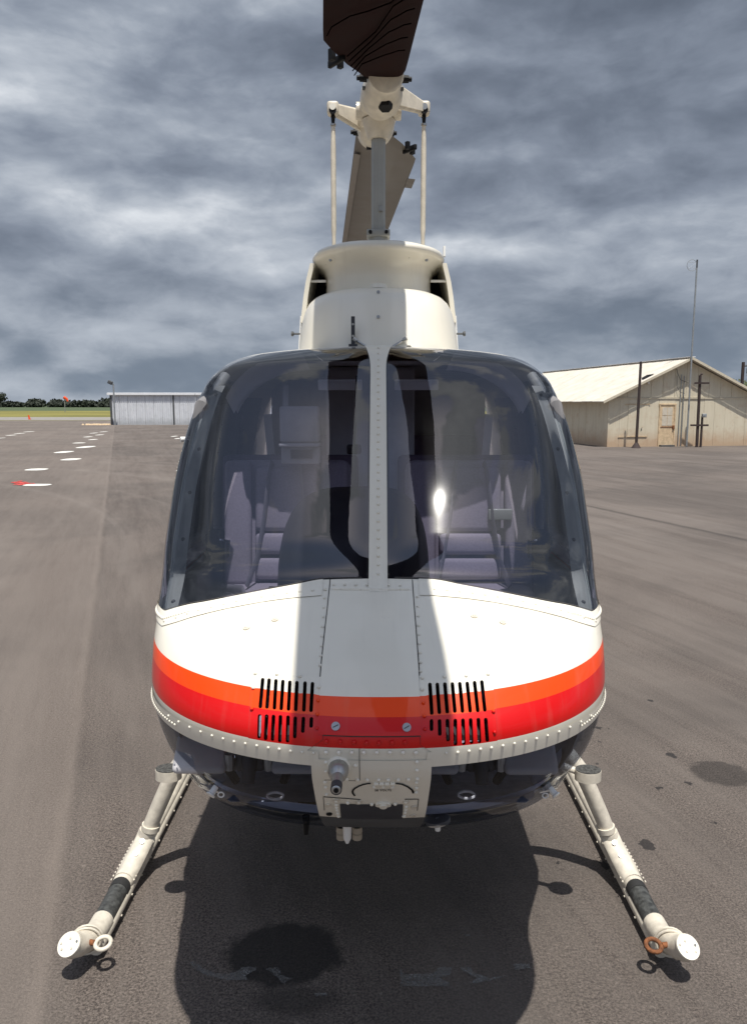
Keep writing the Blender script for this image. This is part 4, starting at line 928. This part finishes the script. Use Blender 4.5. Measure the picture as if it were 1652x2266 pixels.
# --- landing gear
for sg in (-1, 1):
    X = .917*sg; zt = .062; r_t = .031
    sk = obj('skid_tube', MB().tube([(X, 2.30, zt), (X, 2.6, zt), (X, 4.9, zt), (X, 5.1, zt+.04)], r_t, 18), 'cream_worn', heli)
    obj('skid_shoe', MB().tube([(X-sg*.012, 2.24, zt-.020), (X-sg*.012, 2.5, zt-.022), (X-sg*.012, 4.9, zt-.022)], .026, 14), 'cream_worn', sk)
    obj('grip_coating', MB().tube([(X, 2.338, zt+.001), (X, 2.50, zt+.001), (X, 2.56, zt+.001)], [r_t+.0015, r_t+.002, r_t+.0015], 20), 'antislip', sk)
    obj('coating_band', MB().tube([(X, 2.495, zt+.001), (X, 2.53, zt+.001)], r_t+.004, 20), 'rubber', sk)
    toe = obj('skid_toe', MB().tube([(X, 2.345, zt), (X, 2.30, zt+.002), (X+sg*.002, 2.26, zt+.010), (X+sg*.009, 2.225, zt+.020), (X+sg*.018, 2.192, zt+.030), (X+sg*.026, 2.166, zt+.046), (X+sg*.030, 2.153, zt+.060)], [r_t+.005, r_t+.005, .036, .036, .036, .037, .037], 22), 'cream_worn', sk)
    fd = Vector((sg*.30, -.62, .72)).normalized(); fc_ = Vector((X+sg*.031, 2.150, zt+.062))
    cpd = obj('toe_cap', MB().disc(fc_-fd*.003, fd, .039, .036, th=.006, n=32, up=(1, 0, 0)), 'cream', toe)
    for k in range(5):
        a = k*1.256+.4; q = fc_+fd*.0045+Vector((.03*math.cos(a), .0, .024*math.sin(a))); q = q-fd*(q-fc_-fd*.0045).dot(fd); obj('cap_screw', MB().disc(q, fd, .0035, th=.0016, n=8), 'cream_worn' if k else 'steel', cpd)
    # tow ring on the inner side of the toe
    rc = Vector((X-sg*.058, 2.19, .098)); ringm = 'cream_worn' if sg < 0 else 'rust'; un = Vector((0, -.25, 1)).normalized(); e1 = Vector((1, 0, 0)); e2 = un.cross(e1)
    rg = obj('tow_ring', MB().tube([rc+e1*.023*math.cos(a)+e2*.023*math.sin(a) for a in np.linspace(0, 2*math.pi, 30)], .0068, 10, cap=False), ringm, heli)
    rg['label'] = 'cream painted tow ring' if sg < 0 else 'rusty tow ring with flaking paint'
    obj('ring_clamp', MB().tube([rc+Vector((sg*.026, 0, 0)), rc+Vector((sg*.052, .006, .0))], .009, 10), 'rust', rg)
    for q in (0, .013): obj('toe_strap', MB().tube([(X+sg*.010+.045*math.cos(a), 2.222+q-.010*math.cos(a)*sg, zt+.018+.045*math.sin(a)) for a in np.linspace(0, 2*math.pi, 22)], .004, 6, cap=False), 'cream_worn', toe)
    mb = MB()
    for D in np.linspace(2.30, 3.9, 15): mb.tube([(X-sg*.033, D, zt-.030), (X-sg*.041, D, zt-.031)], .0036, 6)
    obj('shoe_bolts', mb, 'cream_worn', sk, kind='stuff')
    for Dx, nm in ((2.70, 0), (4.25, 1)):
        ct = [Vector((sg*x, Dx, z)) for x, z in ((.902, .085), (.884, .13), (.857, .195), (.822, .275), (.786, .355), (.755, .42), (.70, .49), (.62, .54), (.50, .575), (.30, .59), (0, .59))]
        obj('cross_tube', MB().tube(ct, [.027, .027, .028]+[.029]*8, 18), 'cream_worn', heli)
        sd_ = obj('saddle', MB().tube([ct[0]+Vector((sg*.006, 0, -.02)), ct[0], ct[1], ct[2]-Vector((sg*-.008, 0, .018))], [.042, .039, .034, .032], 20)
                  .tube([(X, Dx-.165, zt), (X, Dx-.15, zt+.001), (X, Dx-.06, zt+.004), (X, Dx+.06, zt+.004), (X, Dx+.13, zt+.001), (X, Dx+.14, zt)], [r_t+.002, r_t+.005, r_t+.008, r_t+.008, r_t+.005, r_t+.002], 20)
                  .grid([[Vector((X+(ct[2].x-X)*v*.9+.036*math.cos(a), Dx-.15*(1-v)**1.5+.0*v, zt+.004+.115*v**1.2+.036*math.sin(a)*(1-v*.4))) for a in np.linspace(0, math.pi, 12)] for v in np.linspace(0, 1, 9)]), 'cream_worn', heli)
        obj('saddle_collar', MB().tube([ct[2]-Vector((0, 0, .014)), ct[2]+Vector((-sg*.004, 0, .006))], .0345, 20, cap=True), 'cream_worn', sd_)
        for k in range(3):
            v = .38+.24*k; p = Vector((X+(ct[2].x-X)*v*.9-sg*.006, Dx-.15*(1-v)**1.5-.004, zt+.004+.115*v**1.2+.036*(1-v*.4)-.003)); n = Vector((-sg*.15, -.62, .78)).normalized()
            obj('saddle_bolt', MB().tube([p-n*.004, p+n*.006], .009, 12).tube([p+n*.005, p+n*.012], .0045, 8), 'steel', sd_)
        mb = MB()
        for k in range(12):
            for q in (-1, 1): mb.dome((X+q*.040, Dx-.15+k*.022, zt+.012), (q, 0, .3), .0045)
        obj('saddle_rivets', mb, 'cream_worn', sd_, kind='stuff')
    # boarding step carried on a short arm from the fuselage
    sp = Vector((sg*.708, 2.45, .548)); n = 28
    shape = [(sp.x+(.044*math.cos(a)), sp.y+.034*math.sin(a), sp.z) for a in [2*math.pi*k/n for k in range(n)]]
    st_ = obj('boarding_step', MB().prism(shape, (0, 0, -.034)), 'cream_worn', heli, angle=40)
    obj('step_tread', MB().prism([(sp.x+(x-sp.x)*.97, sp.y+(y-sp.y)*.97, z+.0005) for x, y, z in shape], (0, 0, .0025)), 'tread', st_, smooth=False)
    obj('step_arm', MB().tube([sp-Vector((0, 0, .02)), (sg*.60, 2.49, .555), (sg*.46, 2.53, .60)], .012, 10), 'cream_worn', st_)

# --- things under the chin
def drop(px, py0, py1, D): return at(px, py0, D), at(px, py1, D)
a, b = drop(768, 1796, 1866, 1.80); obj('blade_antenna', MB().tube([a, a.lerp(b, .85), b], [.013, .010, .004], 12, sx=1.0), 'white_plastic', heli)
for px in (755, 790):
    a, b = drop(px, 1798, 1856, 1.86); dr = obj('drain_tube', MB().tube([a, b.lerp(a, .45)], .0085, 10), 'black', heli)
    obj('drain_sleeve', MB().tube([b.lerp(a, .46), b.lerp(a, .26), b.lerp(a, .24), b.lerp(a, .2), b], [.0125, .0135, .010, .013, .0125], 12), 'beige_plastic', dr)
a, b = drop(677, 1806, 1846, 1.84); obj('marker_antenna', MB().tube([a, b], [.010, .006], 10).box(a+Vector((0, .03, .012)), (.05, .04, .006)), 'black', heli)
a, b = drop(968, 1811, 1838, 1.84); lp = obj('belly_lamp', MB().disc(a, (.12, -.10, -1), .034, .030, th=.010, n=24), 'steel', heli)
obj('lamp_stem', MB().tube([a, a.lerp(b, .5), b], [.006, .008, .007], 8), 'white_plastic', lp)
for px, py in ((605, 1773), (1035, 1771)):
    th, z = N(px, py, .78); n = Sn(th, z); p = S(th, z); obj('drain_ring_plate', MB().tube([p-n*.012+Vector((.018*math.cos(a), .006*math.sin(a), .005*math.sin(a))) for a in np.linspace(0, 2*math.pi, 20)], .003, 6, cap=False), 'lining', heli)

# ------------------------------------------------------------------ hangar on the right
PSI = R(10.5); c0 = ground(1343, 989)
hg = empty('hangar', (c0.x, c0.y, 0), PSI, 'beige sheet metal hangar with low gable roof and weathered walk door', 'building')
KW = .00564*c0.y/32.
def hx(c): return (c-632)*KW
def hzv(c): return (1420-c)*KW
GW = 2*hx(1240); EAV = hzv(1062); RDG = hzv(782); GD = 15.
zr_ = lambda x: RDG-(RDG-EAV)*abs(x-GW/2)/(GW/2)
seams = [0, hx(718), hx(785), hx(865), hx(945), hx(1030), hx(1160), hx(1245), hx(1320), hx(1395), hx(1480), hx(1570), hx(1655), hx(1740), GW]
for i in range(len(seams)-1):
    x0, x1 = seams[i]+.003, seams[i+1]-.003; prd = random.uniform(0, .010)
    if i == 5:                                                          # above the door
        obj('wall_panel', MB().box(((x0+x1)/2, .02-prd, (hzv(1108)+EAV-.03)/2), (x1-x0, .04, EAV-.03-hzv(1108))), 'hangar_wall', hg, smooth=False, local=True); continue
    obj('wall_panel', MB().box(((x0+x1)/2, .02-prd, (EAV-.03)/2), (x1-x0, .04, EAV-.03)), 'hangar_wall', hg, smooth=False, local=True)
obj('wall_backing', MB().box((GW/2, .07, EAV/2), (GW-.02, .03, EAV)), 'hangar_trim', hg, smooth=False, local=True)
ng = 26
for k in range(ng):                                                     # ribbed gable above the trim line
    x0 = GW*k/ng+.003; x1 = GW*(k+1)/ng-.003
    obj('gable_panel', MB().prism([(x0, .03, EAV+.02), (x1, .03, EAV+.02), (x1, .03, max(zr_(x1)-.02, EAV+.03)), (x0, .03, max(zr_(x0)-.02, EAV+.03))], (0, -.03-.01*(k % 2), 0)), 'hangar_wall', hg, smooth=False, local=True)
obj('wall_girt', MB().box((GW/2, -.012, EAV-.01), (GW, .05, .045)), 'hangar_trim', hg, smooth=False, local=True)
for k in range(22):
    y0 = GD*k/22+.008; y1 = GD*(k+1)/22-.008
    obj('side_panel', MB().box((.02-random.uniform(0, .02), (y0+y1)/2+.05, EAV/2), (.04, y1-y0, EAV)), 'hangar_wall', hg, smooth=False, local=True)
obj('corner_post', MB().box((-.005, -.005, EAV/2), (.06, .06, EAV)), 'hangar_wall', hg, smooth=False, local=True)
obj('far_side_wall', MB().box((GW-.02, GD/2+.05, EAV/2), (.04, GD-.1, EAV)), 'hangar_wall', hg, smooth=False, local=True); obj('rear_wall', MB().prism([(0, GD, 0), (GW, GD, 0), (GW, GD, EAV), (GW/2, GD, RDG), (0, GD, EAV)], (0, .05, 0)), 'hangar_wall', hg, smooth=False, local=True)
OV = .32; nr_ = 16
for sgn in (-1, 1):
    xe = GW/2+sgn*(GW/2+.42); ze = zr_(GW/2+sgn*GW/2)-(RDG-EAV)/(GW/2)*.42+.05
    for k in range(nr_):
        y0 = -OV+(GD+2*OV)*k/nr_; y1 = -OV+(GD+2*OV)*(k+1)/nr_+.02; dz_ = .006*(k % 2)
        cor = [(GW/2, y0, RDG+.07+dz_), (xe, y0, ze+dz_), (xe, y1, ze+dz_), (GW/2, y1, RDG+.07+dz_)]
        obj('roof_sheet', MB().prism(cor, (0, 0, -.03)), 'hangar_roof', hg, smooth=False, local=True)
    obj('barge_board', MB().prism([(GW/2, -OV-.02, RDG+.085), (xe, -OV-.02, ze+.015), (xe, -OV-.02, ze-.09), (GW/2, -OV-.02, RDG-.02)], (0, -.025, 0)), 'hangar_trim', hg, smooth=False, local=True)
obj('ridge_cap', MB().box((GW/2, GD/2, RDG+.095), (.30, GD+2*OV, .03)), 'shed_trim', hg, smooth=False, local=True)
rz2 = lambda x: zr_(x)+.092
obj('roof_hole', MB().add([(hx(885), -.02, rz2(hx(885))), (hx(978), -.02, rz2(hx(978))), (hx(965), .45, rz2(hx(965))), (hx(915), .38, rz2(hx(915)))], [(0, 1, 2, 3)]), 'black', hg, smooth=False, local=True, recalc=False)
dx0, dx1, dzt = hx(1034), hx(1158), hzv(1112)
dr = obj('walk_door', MB().box(((dx0+dx1)/2, .0, dzt/2), (dx1-dx0-.06, .05, dzt-.06)), 'door_paint', hg, smooth=False, local=True)
for q in (dx0, dx1): obj('door_jamb', MB().box((q, -.005, dzt/2), (.05, .08, dzt)), 'door_paint', dr, smooth=False, local=True)
obj('door_head', MB().box(((dx0+dx1)/2, -.005, dzt+.01), (dx1-dx0+.1, .08, .06)), 'door_paint', dr, smooth=False, local=True)
for (a0_, a1_) in ((1055, 1094), (1098, 1136)):
    for (b0_, b1_) in ((1132, 1190), (1194, 1266)):
        obj('door_pane', MB().box(((hx(a0_)+hx(a1_))/2, -.028, (hzv(b0_)+hzv(b1_))/2), (hx(a1_)-hx(a0_), .012, hzv(b0_)-hzv(b1_))), 'door_pane', dr, smooth=False, local=True)
obj('door_rail', MB().box(((dx0+dx1)/2, -.03, hzv(1276)), (dx1-dx0-.12, .02, .03)), 'rust', dr, smooth=False, local=True)
obj('door_lock', MB().box((hx(1148), -.045, hzv(1278)), (.09, .06, .16), bev=.01), 'rust', dr, local=True)
obj('door_sill', MB().box(((dx0+dx1)/2, -.1, .03), (.62, .22, .06)), 'dark_trim', hg, smooth=False, local=True)
obj('patched_sheet', MB().box(((hx(785)+hx(945))/2, -.012, (hzv(1112)+hzv(1345))/2), (hx(945)-hx(785), .02, hzv(1112)-hzv(1345))), 'hangar_wall', hg, smooth=False, local=True)
obj('sheet_handle', MB().tube([(hx(890), -.03, hzv(1305)), (hx(890), -.05, hzv(1285)), (hx(898), -.05, hzv(1280))], .012, 6), 'dark_trim', hg, local=True)
obj('sheet_top_trim', MB().box(((hx(760)+hx(955))/2, -.03, hzv(1108)), (hx(955)-hx(760), .02, .025)), 'door_paint', hg, smooth=False, local=True); obj('sheet_bottom_trim', MB().box(((hx(710)+hx(940))/2, -.03, hzv(1345)), (hx(940)-hx(710), .02, .015)), 'door_paint', hg, smooth=False, local=True)
obj('wall_lamp', MB().box((hx(928), -.06, hzv(953)), (.07, .09, .09), bev=.01), 'white_plastic', hg, local=True)
for c_, t_ in ((1192, 890), (1215, 900)): obj('conduit', MB().tube([(hx(c_), -.05, .0), (hx(c_), -.05, hzv(t_))], .016, 8), 'galvanised', hg, local=True)
obj('service_cable', MB().tube([(hx(1150), -.05, hzv(850)), (hx(1160), -.07, hzv(890)), (hx(1180), -.10, hzv(930)), (hx(1225), -.30, hzv(955))], .010, 6), 'black', hg, local=True)
obj('service_cable', MB().tube([(hx(1155), -.05, hzv(900)), (hx(1158), -.07, hzv(980)), (hx(1180), -.10, hzv(1020)), (hx(1215), -.12, hzv(1030))], .008, 6), 'black', hg, local=True)
def hw_(x, y): return Vector((c0.x+x*math.cos(PSI)-y*math.sin(PSI), c0.y+x*math.sin(PSI)+y*math.cos(PSI), 0))
def pole(name, pos, h, r, m, label, lean=(0, 0), cat='pole'):
    e = empty(name, pos, 0, label, cat); obj('shaft', MB().tube([(0, 0, 0), (lean[0]*.5, lean[1]*.5, h*.5), (lean[0], lean[1], h)], [r, r*.95, r*.9], 14), m, e, local=True); return e
e = pole('pipe_post', hw_(hx(768), -.95), hzv(795)*.97, .058, 'pole_dark', 'tall dark rusty pipe post standing left of the hangar door', (.03, 0))
obj('foot', MB().tube([(0, 0, 0), (0, 0, .06), (.005, 0, .22)], [.20, .16, .062], 14), 'pole_dark', e, local=True); obj('top_sleeve', MB().tube([(.026, 0, hzv(850)*.95), (.030, 0, hzv(795)*.97+.02)], [.04, .042], 10), 'pole_dark', e, local=True)
e = pole('service_pole', hw_(hx(1268), -.75), hzv(892)*.98, .062, 'pole_dark', 'dark service pole with two crossbars right of the hangar door', (-.03, 0))
for zc, w_ in ((948, 105), (1257, 130)): obj('crossbar', MB().box((.03, -.07, hzv(zc)*.98), (w_*KW, .05, .075)), 'pole_dark', e, smooth=False, local=True)
obj('insulator', MB().tube([(-.03, 0, hzv(892)*.98-.02), (0, -.02, hzv(892)*.98+.05), (.05, -.03, hzv(892)*.98+.06)], .035, 8), 'pole_dark', e, local=True)
e = pole('meter_post', hw_(hx(1292), -.80), hzv(1195), .045, 'pole_dark', 'short dark post carrying a grey electric meter beside the service pole')
obj('meter_box', MB().box((.05, -.06, hzv(1190)), (.17, .12, .15), bev=.01), 'galvanised', e, local=True); obj('meter_dial', MB().tube([(.06, -.12, hzv(1192)), (.06, -.15, hzv(1192))], .045, 14), 'galvanised', e, local=True)
top = hzv(88); e = pole('radio_mast', hw_(hx(1222), -.42), top, .036, 'galvanised', 'very tall thin radio mast with ring aerial in front of hangar gable', (hx(1277)-hx(1222)-.30, 0), 'aerial')
tx = hx(1277)-hx(1222)-.30; obj('aerial_head', MB().tube([(tx, 0, top-.30), (tx, 0, top+.02)], .034, 10), 'dark_trim', e, local=True)
obj('ring_aerial', MB().tube([(tx-.20+.20*math.cos(a), 0, top-.20+.22*math.sin(a)) for a in np.linspace(0, 2*math.pi, 30)], .010, 6, cap=False).tube([(tx-.33, 0, top-.08), (tx-.02, 0, top-.10), (tx-.34, 0, top-.32), (tx-.02, 0, top-.30)], .008, 6), 'galvanised', e, local=True)
g = at(1631, 1000, 52); e = pole('yard_light_pole', (g.x, g.y, 0), at(1631, 801, 52).z, .11, 'pole_dark', 'wooden pole with floodlight beyond the hangar roof', (0, 0), 'light pole')
zt_ = at(1631, 820, 52).z; obj('floodlight', MB().box((.42, -.1, zt_), (.34, .3, .4), bev=.05).tube([(0, 0, zt_+.3), (.45, -.05, zt_+.34)], .05, 8), 'dark_trim', e, local=True); obj('lamp_lens', MB().disc((.42, -.1, zt_-.27), (0, -.3, -1), .2, th=.02, n=16), 'lamp_glass', e, local=True)

# ------------------------------------------------------------------ white metal shed on the left
s0 = ground(247, 940); sang = R(1.0)
sh = empty('metal_shed', (s0.x, s0.y, 0), sang, 'long low white corrugated metal shed with peeling lower wall', 'shed')
SH = at(247, 874, s0.y).z; SL = 22.; npan = 30; pw = SL/npan
for k in range(npan):
    x0 = k*pw+.012; mb = MB(); rows = []
    prof = []
    for j in range(4):
        b_ = x0+(pw-.024)*j/4; q = (pw-.024)/4; prof += [(b_, 0), (b_+q*.55, 0), (b_+q*.68, -.05), (b_+q*.88, -.05)]
    prof.append((x0+pw-.024, 0))
    obj('wall_sheet', MB().grid([[Vector((a, b, 0)) for a, b in prof], [Vector((a, b, SH)) for a, b in prof]]), 'shed_wall', sh, smooth=False, local=True)
obj('wall_core', MB().box((SL/2, .10, SH/2), (SL, .12, SH-.02)), 'shed_wall', sh, smooth=False, local=True)
obj('end_wall', MB().box((.03, 4.2, SH/2), (.06, 8.0, SH-.02)), 'shed_wall', sh, smooth=False, local=True); obj('far_end_wall', MB().box((SL-.03, 4.2, SH/2), (.06, 8.0, SH-.02)), 'shed_wall', sh, smooth=False, local=True); obj('back_wall', MB().box((SL/2, 8.2, SH/2), (SL, .06, SH-.02)), 'shed_wall', sh, smooth=False, local=True)
for q in range(3):
    a = -.25+q*(SL+.5)/3; obj('roof_fascia', MB().box((a+(SL+.5)/6, -.16, SH+.08), ((SL+.5)/3-.04, .10, .16)), 'shed_trim', sh, smooth=False, local=True)
obj('roof', MB().prism([(-.25, -.1, SH+.20), (-.25, 4.2, SH+.24), (-.25, 8.5, SH+.20), (-.25, 8.5, SH+.1), (-.25, -.1, SH+.1)], (SL+.5, 0, 0)), 'shed_trim', sh, smooth=False, local=True)
for x in (.04, 5.35, 9.2): obj('door_joint', MB().box((x, -.07, SH/2), (.16 if x < 1 else .12, .06, SH-.02)), 'dark_trim', sh, smooth=False, local=True)
obj('brace_cable', MB().tube([(9.2, -.1, SH-.1), (10.6, -.1, .3)], .04, 6), 'dark_trim', sh, local=True)
obj('wall_light', MB().box((7.85, -.15, SH-.4), (.25, .2, .3), bev=.03), 'white_plastic', sh, local=True)
p = ground(258.5, 940.5); e = pole('floodlight_pole', (p.x, p.y-.4, 0), at(258, 849, p.y-.4).z, .07, 'galvanised', 'slim grey pole with floodlight at left corner of white shed', (0, 0), 'light pole')
zt_ = at(258, 849, p.y-.4).z; obj('floodlight', MB().box((-.22, -.1, zt_+.10), (.38, .3, .28), Matrix.Rotation(R(25), 3, 'Y'), .04), 'dark_trim', e, local=True)
mb = MB(); 
for k in range(40): a = random.uniform(0, 6.28); rr = random.random()**.5; mb.dome((s0.x-1.1+1.3*rr*math.cos(a), s0.y-.6+.5*rr*math.sin(a), .02), (0, 0, 1), .12)
tag(obj('sand_pile', mb, 'door_paint', None), 'small tan heap of sand at the shed corner', 'sand', kind='stuff')
p = ground(143, 912); D = 170.; b = at(143, 892, D)
e = pole('windsock_pole', (b.x, D, 0), at(143, 879, D).z, .09, 'galvanised', 'distant pole with orange windsock before the dark tree line', (0, 0), 'windsock')
zt_ = at(143, 879, D).z; obj('windsock', MB().tube([(-.1, 0, zt_), (.5, 0, zt_-.35), (.7, 0, zt_-.9)], [.34, .28, .18], 12), 'orange_plastic', e, local=True)
p = ground(65.5, 928); e = empty('marker_post', (p.x, p.y, 0), 0, 'orange marker post at the edge of the grass', 'marker')
hh = at(65.5, 918.5, p.y).z; obj('post', MB().tube([(0, 0, 0), (-.1, 0, hh)], [.11, .08], 10), 'orange_plastic', e, local=True); obj('base', MB().tube([(0, 0, 0), (0, 0, .08)], .16, 12), 'orange_plastic', e, local=True)

# ------------------------------------------------------------------ vegetation
def leaves(mb, c, rad, n, size, rng):
    c = Vector(c)
    for _ in range(n):
        v = Vector((rng.gauss(0, 1), rng.gauss(0, 1), rng.gauss(0, 1))).normalized()*(rng.random()**.45)
        p = c+Vector((v.x*rad[0], v.y*rad[1], v.z*rad[2])); a = Vector((rng.gauss(0, 1), rng.gauss(0, 1), rng.gauss(0, 1))).normalized(); b = a.orthogonal().normalized(); s = size*rng.uniform(.6, 1.3)
        mb.add([p-a*s, p-b*s*.6, p+a*s, p+b*s*.6], [(0, 1, 2, 3)])
rg_ = random.Random(3); mb = MB(); x = -420.
while x < 420:
    D = 430+rg_.uniform(-12, 12); h = rg_.uniform(2.4, 4.0)*(1.0 if rg_.random() < .85 else 1.25); wd = rg_.uniform(3.5, 8)
    for q in range(3): leaves(mb, (x+rg_.uniform(-1, 1)*wd*.5, D+rg_.uniform(-3, 3), h*.5), (wd*.7, 4, h*.55), 130, .9, rg_)
    x += wd*.8
tag(obj('tree_line', mb, 'far_leaf', None, smooth=False, recalc=False), 'dark far-off line of trees along the field edge', 'trees', kind='stuff')
def tree(pos, h, wd, label, n, size, m, seed):
    rg = random.Random(seed); e = empty('broadleaf_tree', pos, 0, label, 'tree')
    obj('trunk', MB().tube([(0, 0, 0), (.05*h*.3, 0, h*.3), (0, 0, h*.7)], [h*.035, h*.028, h*.01], 8).tube([(.01*h, 0, h*.28), (wd*.3, .1, h*.6)], [h*.018, h*.006], 6).tube([(.01*h, 0, h*.3), (-wd*.3, -.1, h*.62)], [h*.018, h*.006], 6), 'bark', e, local=True)
    mb = MB()
    for k in range(16): a = rg.uniform(0, 6.28); q = rg.random()**.5*wd*.36; leaves(mb, (q*math.cos(a), q*math.sin(a), h*rg.uniform(.38, .85)), (wd*.2, wd*.2, h*.13), n//16, size, rg)
    obj('crown', mb, m, e, smooth=False, local=True, recalc=False)
p = at(-8, 900, 230); tree((p.x, 230, 0), at(0, 868, 230).z*1.0+.3, 8, 'rounded green tree at far left before the tree line', 1600, .35, 'far_leaf', 5)
p = at(1648, 900, 70); tree((p.x, 70, 0), at(1640, 828, 70).z, 3.6, 'small light green tree showing above the hangar roof edge', 1500, .14, 'leaf', 6)
